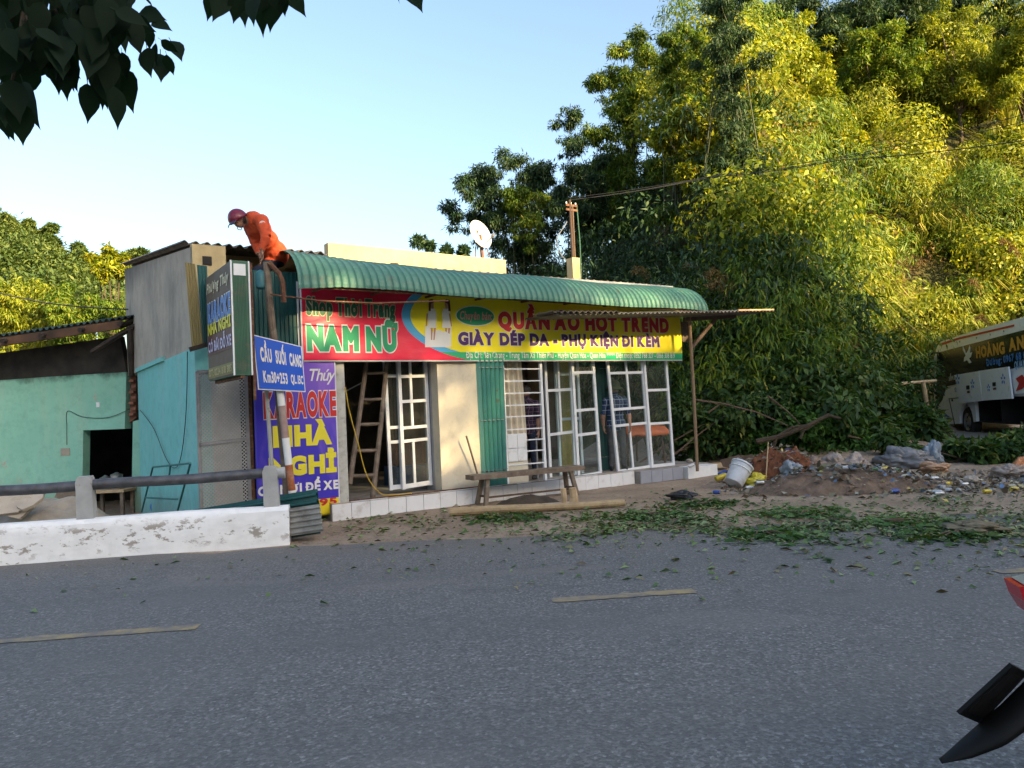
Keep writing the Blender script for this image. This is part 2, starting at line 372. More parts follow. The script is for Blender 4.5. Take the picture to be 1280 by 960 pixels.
m_grey = plaster('weathered_render', (.45, .385, .31), (.35, .3, .25), (.13, .12, .115), (.1, .09, .085), (4.35, 5.0), None, (1.3, 1.3, .75))
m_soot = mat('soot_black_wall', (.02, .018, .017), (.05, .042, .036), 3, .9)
m_burnt = mat('charred_timber', (.02, .016, .014), (.05, .035, .025), 6, .85)
m_beige = plaster('beige_render', (.56, .44, .24), (.5, .38, .2), (.36, .27, .15))
m_cream = plaster('cream_wall', (.62, .56, .44), (.58, .52, .41), (.5, .45, .36))
m_greywall = plaster('grey_wall_shaded_return', (.36, .36, .38), (.32, .32, .34), (.26, .26, .27))
m_fibro = mat('fibre_cement_sheet', (.24, .2, .17), (.13, .11, .1), 4, .9, dirt=(.05, .05, .05), dscale=3)
m_greensheet = mat('green_roof_sheet', (.075, .2, .145), (.105, .23, .175), 3, .5, dirt=(.13, .15, .11), dscale=5, dlo=.56, dhi=.72, bmp=.1)
m_tealsheet = mat('dark_teal_sheet', (.012, .085, .085), (.02, .11, .11), 3, .45, dirt=(.03, .06, .055), dscale=4, bmp=.1, stretch=(2, 2, .4))
m_ochresheet = mat('ochre_sheet', (.25, .2, .08), (.2, .16, .07), 3, .6, bmp=.1)
m_green2 = mat('green_box_side', (.05, .14, .085), (.035, .1, .065), 3, .6, dirt=(.12, .13, .09), dscale=6)
m_gate = mat('mint_folding_gate', (.16, .43, .36), (.13, .36, .3), 5, .55, dirt=(.25, .16, .1), dscale=7, dlo=.62, dhi=.75)
m_gatedk = mat('dark_folding_gate', (.05, .13, .11), (.04, .1, .09), 5, .55)
m_alu = mat('white_aluminium', (.82, .83, .85), (.74, .76, .79), 4, .4, .1, bmp=.05, dirt=(.45, .43, .4), dscale=8, dlo=.6, dhi=.8)
m_glass = glass('window_glass')
m_wood = mat('grey_wood', (.2, .15, .11), (.11, .08, .06), 5, .85, stretch=(1, 1, 1), dirt=(.28, .23, .18), dscale=9)
m_woodb = mat('brown_wood', (.13, .085, .06), (.08, .05, .035), 6, .8)
m_woodp = mat('pale_split_wood', (.55, .4, .24), (.42, .28, .15), 8, .8)
m_bamboo = mat('dry_bamboo', (.42, .31, .17), (.32, .22, .12), 6, .6, dirt=(.2, .14, .08), dscale=9)
m_tile = mat('white_tile', (.76, .76, .77), (.7, .7, .71), 3, .35, bmp=.05, dirt=(.4, .36, .3), dscale=4, dlo=.55, dhi=.8)
m_grout = mat('grout', (.28, .26, .24), (.2, .18, .16), 9, .9)
m_slab = mat('concrete_floor', (.3, .27, .24), (.22, .2, .18), 3, .85, dirt=(.14, .11, .08), dscale=3)
m_greytile = mat('grey_tile', (.32, .33, .38), (.27, .28, .32), 3, .4, bmp=.05)
m_rust = mat('rusty_iron', (.16, .065, .035), (.09, .045, .03), 14, .85, .2, dirt=(.3, .2, .12), dscale=20)
m_steel = mat('grey_steel', (.3, .3, .31), (.22, .22, .23), 10, .5, .5)
m_brick = mat('red_brick', (.3, .13, .08), (.22, .1, .07), 9, .9)
m_concr = mat('broken_concrete', (.38, .33, .27), (.27, .23, .19), 4, .95, bmp=.6, bscale=18)
m_black = mat('black_plastic', (.015, .015, .016), (.02, .02, .022), 5, .45, bmp=.05)
m_white = mat('white_paint', (.78, .78, .78), (.7, .7, .7), 5, .5, bmp=.05)
def flatm(name, c, rough=.5): return mat(name, c, tuple(x*.9 for x in c), 2.5, rough, bmp=0)
p_white = flatm('print_white', (.78, .77, .74)); p_green = flatm('print_green', (.03, .33, .15)); p_red = flatm('print_red', (.55, .03, .03))
p_purple = flatm('print_purple', (.085, .03, .14)); p_yellow = flatm('print_yellow', (.75, .66, .04)); p_dkgreen = flatm('print_dark_green', (.025, .13, .07))
p_blue = flatm('print_blue', (.06, .22, .6)); p_skin = flatm('print_skin', (.5, .27, .18)); p_brown = flatm('print_brown', (.1, .035, .025))
p_orange = flatm('print_orange', (.7, .34, .05)); p_cream = flatm('print_cream', (.7, .62, .4))

# ================================================================== GROUND
def ip(x, xs, ys): return float(np.interp(x, xs, ys))
def base_y(x): return ip(x, [-60, -30, -12, -3, 2, 4.3, 7, 10, 13, 16, 22, 40, 80], [90, 60, 42, 32, 24, 19, 18.4, 21, 27.5, 31, 32, 30, 30])
def slope(x): return ip(x, [-30, -12, -3, 2, 5, 6.5, 8, 10, 16, 40], [.1, .12, .3, .45, .45, .85, 1.4, 1.4, 1.4, 1.4])
def ground_h(x, y):
    h = 0.0
    s = y-base_y(x)
    if s > -3: t = s+3; h += slope(x)*(math.sqrt(t*t+4)-2-max(0, 0)) * .93 if t > 0 else 0
    h = 0 if s < -3 else slope(x)*max(0, math.sqrt((s+.5)**2+1.5)+(s+.5))*.5
    cap = ip(x, [-30, -12, -3, 2, 5, 6.5, 8, 12, 16, 40], [1.5, 2, 3, 4.5, 6, 9, 13.5, 19, 25, 27])
    if h > cap*.7: e_ = (h-cap*.7)/(cap*.3); h = cap*(.7+.3*(1-math.exp(-e_)))
    # wooded hill on the far left
    d = math.hypot((x+62)/34, (y-72)/34); hl = 17*max(0, 1-d*d) if d < 1 else 0
    h = max(h, hl)
    if h > .3: h += min(1, h/3)*(noise.noise(Vector((x*.2, y*.2, 3)))*1.5+.8*noise.noise(Vector((x*.5, y*.5, 8))))
    # the ground falls a little towards the stream behind the parapet
    a = min(1, max(0, (-3.6-x)/1.5))*min(1, max(0, (y-9.9)/.8)); h -= .22*a*(1 if y < 40 else 0)
    return h
xs = np.concatenate([np.arange(-110, -14, 4), np.arange(-14, 24, .5), np.arange(24, 60, 2), np.arange(60, 131, 6)])
ys = np.concatenate([np.arange(-70, -4, 6), np.arange(-4, 34, .5), np.arange(34, 60, 1.5), np.arange(60, 181, 6)])
mb = MB(); mb.v = [Vector((x, y, ground_h(x, y)-.002+.018*noise.noise(Vector((x*1.7, y*1.7, 0)))*(1 if 9.6 < y < 34 else 0)-(.03 if -4 < y < 9.4+.1*x else 0))) for y in ys for x in xs]
nx = len(xs); mb.f = [(j*nx+i, j*nx+i+1, (j+1)*nx+i+1, (j+1)*nx+i) for j in range(len(ys)-1) for i in range(nx-1)]
g = mb.build('ground', m_soil, smooth='all'); struct(g); g.data.materials.append(m_hill)
for p in g.data.polygons:
    if p.center.z > .35 or p.center.y > 40 or p.center.y < -6: p.material_index = 1
# road: slightly turned, its far edge ragged where the yard's dust covers it
RA = R_(4.6); RD = Vector((math.cos(RA), math.sin(RA), 0)); RN = Vector((-math.sin(RA), math.cos(RA), 0))
def RP(s, t, z=0): return RD*s+RN*t+ZZ*z
mb = MB(); nS = 260
def far_edge(s): return 9.35-.06*max(0, s+2) + .22*noise.noise(Vector((s*.8, 2, 0)))+.1*noise.noise(Vector((s*3.1, 5, 0))) - (.0 if s < -2.9 else .12)
S_ = [-60+120*i/nS for i in range(nS+1)]
mb.grid(lambda a, b: RP(-60+120*a, -1.2+(far_edge(-60+120*a)+1.2)*b, .012*(1-b*.6)), nS, 4)
road = struct(mb.build('road', m_asph))
for (a, b) in (((-160, 815), (248, 785)), ((690, 752), (868, 740)), ((1245, 716.5), (1420, 704))):
    p, q = gr(*a), gr(*b); w = .07; r2 = random.Random(3)
    mb = MB(); n = 14
    up_ = [p.lerp(q, i/n)+RN*(w+.03*r2.uniform(-1, .4)) for i in range(n+1)]; lo_ = [p.lerp(q, i/n)-RN*(w+.012*r2.uniform(-1, 1)) for i in range(n+1)]
    mb.add([x+ZZ*.0125 for x in up_+lo_], [(i, i+1, n+2+i, n+1+i) for i in range(n)]); mb.build('lane_dash', m_yellowline, road)

# hill on the near side of the road (behind the camera); unseen, its crest is shaped to set shade and sun gaps
TH = Vector((-SUNH.y, SUNH.x, 0))
def ridge_h(t):
    h = ip(t, [-90, -40, -10, 3, 5.2, 5.9, 7.3, 7.7, 9.1, 9.5, 10.6, 12, 15.2, 16.6, 20.2, 21.4, 30, 36, 60, 90], [2, 4, 9, 10.7, 10, 6.2, 5.6, 4.0, 4.0, 5.6, 5.5, 5.5, 5.6, 11.5, 11.0, 6.5, 6.6, 7.0, 6, 2])+18.6*max(0, min(1, (t+60)/40, (90-t)/40))
    return h+.22*noise.noise(Vector((t*.9, 0, 0)))+.12*noise.noise(Vector((t*2.7, 4, 0)))
mb = MB()
def ridge(a, b):
    t = -90+180*a; d = 22+(b-.5)*40; prof = max(0, 1-abs(b-.5)*2)
    P = SUNH*(d+23)+TH*t; return (P.x, P.y, -.3+(ridge_h(t)+.3)*(prof**.8 if prof < 1 else 1))
mb.grid(ridge, 720, 12); struct(mb.build('hill', m_hill, smooth='all'))

# ================================================================== PARAPET OF THE BRIDGE
A, B = gr(-420, 740.5), gr(362, 680); pd = (B-A).normalized(); pn = Vector((-pd.y, pd.x, 0)); L = (B-A).length
T = thing('bridge_parapet', 'low white bridge parapet with peeling paint and a pipe rail', 'parapet', A)
mb = MB(); n = 60
def par(a, b):                                       # rounded coping, slightly uneven
    s = L*a; prof = [(0, -.06), (0, .30), (.012, .41), (.05, .455), (.15, .465), (.25, .455), (.29, .41), (.30, .30), (.30, -.06)]
    k = b*(len(prof)-1); i = min(int(k), len(prof)-2); f = k-i; y = prof[i][0]*(1-f)+prof[i+1][0]*f; z = prof[i][1]*(1-f)+prof[i+1][1]*f
    w = .012*noise.noise(Vector((s*1.3, b*4, 1))); return A+pd*s+pn*(y+w)+ZZ*(z+.01*noise.noise(Vector((s*.9, 7, 0))))
mb.grid(par, n, 16); nn = len(mb.v)
mb.f.append(tuple(j*(n+1) for j in range(17))); mb.f.append(tuple(j*(n+1)+n for j in range(17))[::-1])
mb.build('wall', m_parapet, T, smooth=True)
def rail_pt(x, y): return onp(x, y, A+pn*.15, pn)
rp = [rail_pt(-300, 633), rail_pt(0, 613), rail_pt(110, 607), rail_pt(338, 592), rail_pt(350, 591)]
rl = MB().tube([rp[0].lerp(rp[-1], i/24)+ZZ*.006*math.sin(i*.9) for i in range(25)], .062, 14).build('rail', m_pipe, T, smooth=True)
MB().tube([rp[-1]-pd*.12, rp[-1]+pd*.06], .07, 14).build('rail_end', m_railpost, T, smooth=True)
for px, py in ((107, 600), (338, 587), (-190, 620)):
    c = rail_pt(px, py); mb = MB(); w = .085
    z1 = .45; prof = [(-w, z1), (w*1.15, z1), (w, c.z-.12), (w*1.05, c.z-.02), (w*.75, c.z+.045), (-w*.75, c.z+.045), (-w*1.05, c.z-.02), (-w, c.z-.12)]
    base = Vector((c.x, c.y, 0)); mb.prism([base+pd*a+ZZ*z-pn*.08 for a, z in prof], pn*.15); mb.build('rail_post', m_railpost, T)

# ================================================================== OLD HOUSE ON THE LEFT
def wallpoly(mb, pts, P0, n, th, vec=None):
    mb.prism([onp(x, y, P0, n) for x, y in pts], (vec or n)*th)
H0 = F(-1.82, 6.25, 0); hd = Vector((-1, .12, 0)).normalized(); hn = Vector((.12, 1, 0)).normalized()   # front wall of the old house, normal pointing back
house = thing('burnt_house', 'old turquoise house with charred eaves and dark open doorway beside the road', 'house', H0)
def hp(x, y): return onp(x, y, H0, hn)
mb = MB(); wallpoly(mb, [(-200, 490), (-200, 700), (102, 660), (104, 538), (156, 536), (158, 465), (60, 471)], H0, hn, .22); mb.build('wall', m_teal, house)
mb = MB(); wallpoly(mb, [(-200, 488), (60, 471), (158, 465), (150, 420), (-200, 470)], H0+hn*.02, hn, .15); mb.build('charred_gable', m_soot, house)
mb = MB(); wallpoly(mb, [(166, 527), (177, 524), (178, 660), (164, 660)], H0-hn*.05, hn, .2); mb.build('door_jamb', m_teal, house)
mb = MB(); wallpoly(mb, [(158, 455), (170, 458), (170, 522), (160, 530)], H0+hn*.15, hn, .15); mb.build('cracked_brickwork', m_brick, house)
for k in range(9):                                   # exposed brick ends in the crack
    q = hp(159+(k % 2)*3, 462+k*7); MB().obox(q+hn*.1-hd*.05, hd*.05, hn*.05, ZZ*.026).build('brick', m_brick, house)
# room behind the doorway
b0 = hp(95, 660); b1 = hp(168, 660)
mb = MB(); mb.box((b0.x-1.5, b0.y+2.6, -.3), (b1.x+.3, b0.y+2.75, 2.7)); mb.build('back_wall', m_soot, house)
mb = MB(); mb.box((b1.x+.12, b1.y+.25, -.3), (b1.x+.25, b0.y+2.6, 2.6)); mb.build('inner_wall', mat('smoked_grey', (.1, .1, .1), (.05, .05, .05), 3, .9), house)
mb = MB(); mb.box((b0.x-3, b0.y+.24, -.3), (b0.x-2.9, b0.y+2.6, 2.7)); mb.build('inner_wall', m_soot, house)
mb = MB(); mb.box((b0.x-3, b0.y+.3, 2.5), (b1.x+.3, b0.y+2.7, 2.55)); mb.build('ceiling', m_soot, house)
# torn roof: sheets, purlins and the front beam
e0, e1 = atd(-150, 446, H0.y-.1), atd(203, 395, H0.y-.9); back = Vector((-.25, 3.2, .55))
rf = MB().corr(e0+ZZ*.05, e1-e0, back, 46, .05, ZZ, .008).build('roof', mat('dark_green_roof', (.02, .05, .045), (.035, .06, .055), 3, .7, dirt=(.02, .02, .02), dscale=2), house)
MB().bar(e0-ZZ*.06, e0.lerp(e1, .86)-ZZ*.05, .16, .07, Vector((0, 1, 0))).build('eave_beam', mat('scorched_beam', (.16, .075, .035), (.03, .02, .015), 1.2, .8), house)
for k in range(7):
    q = e0.lerp(e1, .06+k*.135); MB().tube([q-ZZ*.07-Vector((0, .18, 0)), q+back*.9-ZZ*.09], .045, 8).build('rafter', m_burnt, house)
for (x0, y0, x1, y1) in ((115, 440, 185, 398), (150, 408, 215, 380), (168, 403, 208, 386), (175, 460, 172, 402), (165, 470, 163, 410)):
    MB().tube([atd(x0, y0, H0.y-.6), atd((x0+x1)/2, (y0+y1)/2-1, H0.y-.7), atd(x1, y1, H0.y-.8)], [.05, .06, .04], 7, wob=.15).build('charred_batten', m_burnt, house)
# fittings on the wall
MB().obox(hp(82, 565)-hn*.006, hd*.1, hn*.006, ZZ*.075).build('bare_plaster_patch', m_concr, house)
MB().obox(hp(123, 506)-hn*.01, hd*.035, hn*.01, ZZ*.05).build('wall_socket', m_white, house)
MB().tube(curve([hp(84, 556)-hn*.01, hp(84, 535)-hn*.012, hp(85, 514)-hn*.012, hp(104, 521)-hn*.02, hp(135, 522)-hn*.02, hp(162, 512)-hn*.03]), .006, 5).build('wire', m_black, house)
# things in front of / inside the old house
t = thing('side_table', 'small wooden table with silver pots in the dark doorway', 'table', gr(140, 640, -.2))
c = atd(140, 615, H0.y-.35)
MB().obox(Vector((c.x, c.y, c.z+.03)), Vector((.36, 0, 0)), Vector((0, .25, 0)), Vector((0, 0, .025))).build('tabletop', m_woodp, t)
for sx in (-1, 1):
    for sy in (-1, 1): MB().box((c.x+sx*.3-.03, c.y+sy*.2-.03, -.24), (c.x+sx*.3+.03, c.y+sy*.2+.03, c.z+.005)).build('leg', m_wood, t)
m_pot = mat('dented_aluminium', (.5, .5, .5), (.4, .4, .4), 9, .35, .9, bmp=.2)
for k, (dx, h, r) in enumerate(((-.12, .22, .1), (.1, .27, .11))):
    o = MB().lathe([(r*.85, 0), (r, .03), (r, h), (r*1.08, h+.01), (r*.6, h+.03), (.02, h+.06)], (c.x+dx, c.y, c.z+.056), n=18).build('cooking_pot', m_pot, smooth=True)
    tag(o, ['dented silver cooking pot on the small table, left one', 'taller silver cooking pot on the small table, right one'][k], 'pot', 'cooking pots in the doorway')
# rubble in front of the wall
def rock(c, r, seed, flat=.6, rough=.35):
    mb = MB(); mb.ell(c, (r, r*.8, r*flat), 12, 8, Matrix.Rotation(seed*1.7, 3, 'Z'), lambda q, d: q*(1+rough*noise.noise(d*1.6+Vector((seed*3.1, 0, 0)))+.12*noise.noise(d*5+Vector((seed, 4, 0))))); return mb
def slabp(c, a, b, th, rot, seed):
    r = random.Random(seed); pts = []
    n = 7
    for k in range(n):
        ph = 2*math.pi*k/n; pts.append(Vector((a*math.cos(ph)*r.uniform(.75, 1.1), b*math.sin(ph)*r.uniform(.75, 1.1), 0)))
    return MB().prism([Vector(c)+rot @ p for p in pts], rot @ Vector((0, 0, th)))
c = atd(48, 634, 11.6); o = MB()
def heap(a, b):
    x = (a-.5)*2; y = (b-.5)*2; z = max(0, 1-x*x*.9-y*y)**.7; return (c.x+x*1.15+.3*y, c.y+y*.7, -.25+.72*z*(1+.25*noise.noise(Vector((x*3, y*3, 2))))+.05*noise.noise(Vector((x*9, y*9, 1))))
o.grid(heap, 30, 20); tag(o.build('rubble_heap', m_concr), 'cracked heap of grey rubble behind the left end of the parapet', 'rubble')
for k, (px, py, a, b, ry, lab) in enumerate(((14, 631, .33, .2, .9, 'leftmost pale broken slab on the rubble heap'), (27, 634, .25, .2, 1.2, 'middle pale broken slab leaning on the rubble heap'), (40, 628, .2, .16, .7, 'upright pale broken slab at the right of the rubble heap'))):
    q = atd(px, py, 11.05); tag(slabp(q, a, b, .05, Matrix.Rotation(ry, 3, 'X') @ Matrix.Rotation(k*.5, 3, 'Z'), k).build('broken_slab', mat('pale_slab', (.5, .42, .33), (.4, .33, .26), 4, .9)), lab, 'slab', 'broken slabs on the rubble heap')
tag(slabp(atd(91, 618, 12.2), .28, .1, .07, Matrix.Rotation(1.4, 3, 'X'), 12).build('broken_plank', m_wood), 'short brown plank lying across the rubble behind the rail post', 'plank')
# blue bag and the thin metal rack against the turquoise side wall
q = F(-2.6, 4.0, -.2)
q = atd(200, 632, 13.6); q.z = -.1
mb = MB(); mb.ell(q+ZZ*.22, (.16, .13, .27), 18, 14, None, lambda p, d: Vector((p.x*(1-.55*max(0, d.z))*(1+.22*noise.noise(d*3)), p.y*(1-.5*max(0, d.z))*(1+.2*noise.noise(d*3.5)), p.z*(1+.15*noise.noise(d*4)))))
tag(mb.build('plastic_bag', mat('blue_plastic', (.01, .09, .4), (.015, .12, .5), 4, .35), smooth='all'), 'tied blue plastic bag standing behind the parapet', 'bag')
rk = thing('metal_rack', 'thin green metal rack standing against the turquoise side wall', 'rack', F(-2.1, 2.6, -.2)); m_rk = mat('teal_iron', (.03, .16, .15), (.02, .11, .1), 6, .6)
def sp(x, y, u=-2.0): return onp(x, y, F(u, 0, 0), FD)
for a, b, n_ in (((191, 584), (238, 579), 'top_rail'), ((181, 622), (222, 624), 'lower_rail'), ((191, 584), (177, 640), 'leg'), ((238, 579), (221, 642), 'leg'), ((213, 582), (211, 600), 'strut')):
    MB().tube([sp(*a), sp(*b)], .014, 6).build(n_, m_rk, rk)

# ================================================================== SHOP BUILDING
shop = thing('shop_building', 'single-storey shop with curved green canopy, white glazed doors and tiled step', 'building', F(0, 0, 0))
def fbox(mb, u0, u1, v0, v1, w0, w1): return mb.prism([F(u0, v0, w0), F(u1, v0, w0), F(u1, v1, w0), F(u0, v1, w0)], ZZ*(w1-w0))
FL = .24
fbox(MB(), -.02, 8.0, -.12, 7.0, -.05, FL).build('floor_slab', m_slab, shop)
# white tiles on the edge of the step
pl = fbox(MB(), -.03, 5.9, -.17, -.125, -.03, FL-.012).build('step_riser', m_grout, shop)
for k in range(20):
    u = -.02+k*.296; j = .003*random.uniform(-1, 1)
    fbox(MB(), u, u+.288, -.185+j, -.168, .0+random.uniform(-.004, .004), FL-.004).build('tile', m_tile, pl)
for k in range(20):
    u = -.02+k*.296
    fbox(MB(), u, u+.288, -.183, -.122, FL+.003, FL+.011).build('tile', m_tile if random.random() < .6 else mat('stained_tile', (.5, .42, .33), (.36, .27, .2), 6, .6), pl)
fbox(MB(), 5.92, 7.05, -.3, -.1, -.03, FL-.01).build('side_step', m_grout, shop)
for k in range(4): fbox(MB(), 5.93+k*.28, 5.93+k*.28+.27, -.318, -.298, .005, FL-.006).build('tile', m_greytile, shop)
fbox(MB(), 7.14, 7.98, -.36, -.1, -.05, FL-.02).build('side_step', m_white, shop)
# rusty rail in the floor in front of the openings
MB().bar(F(.3, -.06, FL+.012), F(2.6, -.06, FL+.012), .06, .02, ZZ).build('door_track', m_rust, shop)
# walls
fbox(MB(), -1.8, -1.6, .0, 5.0, -.3, 2.53).build('side_wall', m_teal2, shop)
mb = MB(); mb.prism([F(-1.79, .02, 2.531), F(-1.79, 6.38, 2.531), F(-1.79, 6.38, 4.72), F(-1.79, .02, 3.9)], FD*.17); mb.build('upper_wall', m_grey, shop)
mb = MB(); mb.bar(F(-1.815, 2.2, 2.55), F(-1.815, 4.98, 2.55), .07, .05, FD); mb.build('wall_ledge', m_teal2, shop)
fbox(MB(), -1.58, .1, 1.0, 1.15, 2.2, 4.03).build('attic_wall', m_beige, shop)
fbox(MB(), -1.79, -1.35, .0, .12, 3.3, 3.94).build('gable_end', m_beige, shop)
fbox(MB(), -1.66, -1.54, -.012, .05, 3.66, 3.78).build('vent_shade_block', m_soot, shop)  # solid dark block paints the shade inside a small hole
fbox(MB(), 1.88, 2.72, -.02, .2, FL, 2.42).build('pier', m_cream, shop)
fbox(MB(), 1.885, 1.98, .201, .5, FL, 2.4).build('pier_return', m_greywall, shop)  # grey colour paints the shaded side of the cream pier
fbox(MB(), .14, .3, -.03, .1, .0, 2.42).build('door_post', mat('weathered_white_post', (.5, .5, .46), (.4, .39, .35), 6, .8, dirt=(.2, .17, .14), dscale=7), shop)
fbox(MB(), -.06, 7.4, .03, .16, 2.40, 3.85).build('lintel', m_greywall, shop)
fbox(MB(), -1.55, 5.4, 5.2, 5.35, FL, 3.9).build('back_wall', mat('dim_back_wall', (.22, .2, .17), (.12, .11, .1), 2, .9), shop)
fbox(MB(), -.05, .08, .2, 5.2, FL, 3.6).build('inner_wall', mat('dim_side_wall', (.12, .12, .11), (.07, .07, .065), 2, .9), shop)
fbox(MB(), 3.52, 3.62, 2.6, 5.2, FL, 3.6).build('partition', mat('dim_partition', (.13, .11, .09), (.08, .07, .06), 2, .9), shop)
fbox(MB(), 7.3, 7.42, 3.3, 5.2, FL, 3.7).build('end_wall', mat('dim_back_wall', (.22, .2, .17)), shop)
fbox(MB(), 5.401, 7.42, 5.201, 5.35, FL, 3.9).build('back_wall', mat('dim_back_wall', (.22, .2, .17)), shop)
# pierced yellow screen seen through the right-hand door
sc_ = mat('yellow_screen', (.7, .5, .12), (.6, .4, .1), 4, .8)
for u0, u1 in ((5.5, 5.85), (5.98, 6.05)): fbox(MB(), u0, u1, 1.5, 1.6, FL, 2.6).build('screen_post', sc_ if u0 > 4.6 or 1 else m_woodb, shop)
for k in range(7): fbox(MB(), 5.851, 5.979, 1.5, 1.6, FL+.1+k*.34, FL+.26+k*.34).build('screen_block', sc_, shop)
# roofs
MB().corr(F(-.2, .2, 3.85), FD*7.5, FN*6.2+ZZ*.0, 44, .04, ZZ, .012).build('roof', m_fibro, shop)
MB().corr(F(-1.86, .3, 3.99), FD*2.1, FN*6.2+ZZ*.82, 14, .05, ZZ, .012).build('attic_roof', m_fibro, shop)
# beige parapet on the roof
a, b = fuw(410, 303, 2.0), fuw(632, 325, 2.0)
mb = MB(); mb.prism([F(a[0], 2, 3.9), F(b[0], 2, 3.9), F(b[0], 2, b[1]), F(a[0], 2, a[1])], FN*.2); mb.build('roof_parapet', m_beige, shop)
u, w = fuw(720, 322, 1.6); fbox(MB(), u-.1, u+.1, 1.6, 1.8, 3.9, w).build('roof_pier', m_beige, shop)
for px in (468, 494): u, w = fuw(px, 330, .6); fbox(MB(), u-.06, u+.06, .6, .72, 3.95, w+.02).build('brick_stub', m_brick, shop)
# curved canopy: ribs run over the curve, pressed cross lines between them
cu0, cu1 = -.58, 7.55; NR = 72
def can(a, b):
    u = cu0+(cu1-cu0)*a; ph = math.pi/2*b; n_r = a*NR; fr = n_r-math.floor(n_r); rib = .03*max(0, 1-abs(fr-.5)*5)
    sag = .012*math.sin(u*2.1)+.01*noise.noise(Vector((u*1.5, b*2, 0))); e = 1+rib/.7+(.006 if abs((b*9) % 1-.5) < .12 else 0)
    v = .15-.87*math.sin(ph)*e; w = (3.33-.01*u)+(.53+.09*max(0, 1-(u+.58)/1.0))*math.cos(ph)*e+sag-.02*(1-abs(2*a-1))
    if b > .85 and a < .07: w -= .05*(1-a/.07)
    return F(u, v, w)
mb = MB(); mb.grid(can, NR*6, 18); cn = mb.build('canopy', m_greensheet, shop)
sol = cn.modifiers.new('t', 'SOLIDIFY'); sol.thickness = .006; sol.offset = -1
for k in range(9):                                   # brackets under the canopy
    u = cu0+.4+k*.93; MB().bar(F(u, -.62, 3.33), F(u, .0, 3.35), .03, .03, ZZ).build('bracket', m_rust, shop)
MB().bar(F(cu0+.1, -.66, 3.32), F(cu1-.1, -.66, 3.25), .03, .03, ZZ).build('canopy_rail', m_rust, shop)
# ---- doors: frames from straight members, glass as separate panes
def leaf(name, v, quad, hrails, mulls, sw=.055, label=None, mt=None):
    """quad: four pixel corners TL TR BR BL. hrails: heights 0..1 from the bottom; mulls: (x 0..1, y0, y1)"""
    TL, TR, BR, BL = [Vector((*fuw(x, y, v), 0)) for x, y in quad]
    def P(a, b, dv=0): q = BL.lerp(BR, a).lerp(TL.lerp(TR, a), b); return F(q.x, v+dv, q.y)
    mb = MB(); wdt = (BR-BL).length; e = sw/2/wdt; dep = .04
    mb.bar(P(e, 0), P(e, 1), sw, dep, FN); mb.bar(P(1-e, 0), P(1-e, 1), sw, dep, FN)
    ys_ = sorted(set([0.02, .985]+list(hrails)))
    for y in ys_: mb.bar(P(e*1.9, y), P(1-e*1.9, y), sw*(1.3 if y < .05 else .9), dep*.9, FN)
    for (x, y0, y1) in mulls: mb.bar(P(x, y0+.012), P(x, y1-.012), sw*.75, dep*.8, FN)
    o = mb.build(name, mt or m_alu, shop)
    for i in range(len(ys_)-1):
        y0, y1 = ys_[i]+.014, ys_[i+1]-.014; cuts = sorted([0]+[x for x, a_, b_ in mulls if a_ <= y0 and b_ >= y1-.01]+[1])
        for j in range(len(cuts)-1):
            xa, xb = cuts[j]+e*.9, cuts[j+1]-e*.9; MB().prism([P(xa, y0, -.003), P(xb, y0, -.003), P(xb, y1, -.003), P(xa, y1, -.003)], FN*.006).build('pane', m_glass, o)
    if label: o['label'] = label
    return o
leaf('door_leaf', .38, [(478, 447), (499, 447), (505, 611), (487, 613)], (.36, .47, .86), ())
leaf('door_leaf', .3, [(496, 446), (533, 446), (540, 606), (503, 612)], (.26+.1, .46, .66, .85), ((.42, .46, .985), (.42, .02, .36)))
leaf('door_leaf', .3, [(679, 446), (714, 446), (721, 597), (687, 604)], (.38, .73), ((.5, .38, .985),))
leaf('door_leaf', .42, [(692, 446), (722, 446), (730, 600), (700, 603)], (.5, .86), ())
leaf('door_leaf', .12, [(713, 446), (742, 446), (752, 594), (722, 600)], (.36, .56, .87), ())
leaf('door_leaf', .1, [(757, 446), (803, 446), (814, 586), (772, 593)], (.41, .55, .86), ((.52, .55, .985), (.46, .02, .41)))
leaf('door_leaf', .06, [(803, 446), (833, 446), (843, 583), (814, 586)], (.4, .7), ())
# ---- folding gates: narrow pleats
def gate(v, x0, x1, yb, n, m, amp=.07):
    u0, w0 = fuw(x0[0], yb, v); u1, _ = fuw(x0[1], yb, v); uu0, _ = fuw(x1[0], 448, v); uu1, _ = fuw(x1[1], 448, v)
    prof = [(i/(2*n), amp*(i % 2)) for i in range(2*n+1)]
    bot = [F(u0+(u1-u0)*a, v-d, FL+.01) for a, d in prof]; top = [F(uu0+(uu1-uu0)*a, v-d, 2.44) for a, d in prof]
    o = None
    mb = MB()
    for i in range(len(prof)-1):
        p, q, r, s = bot[i], bot[i+1], top[i+1], top[i]; k = (q-p)*.1
        m2 = MB().prism([p+k, q-k, r-k, s+k], FN*.006)
        if o is None: o = m2.build('folding_gate', m, shop)
        else: m2.build('gate_slat', m, o)
    for y in (.12, .5, .9): MB().bar(F(u0, v-amp/2, FL+2.2*y), F(u1, v-amp/2, FL+2.2*y), .012, .06, FN).build('gate_link', m_steel, o)
gate(.0, (601, 632), (593, 627), 606, 6, m_gate, .13)
gate(.5, (752, 762), (743, 758), 594, 3, m_gatedk, .1)
fbox(MB(), 2.73, 2.8, -.03, .04, FL, 2.42).build('gate_post', m_wood, shop)
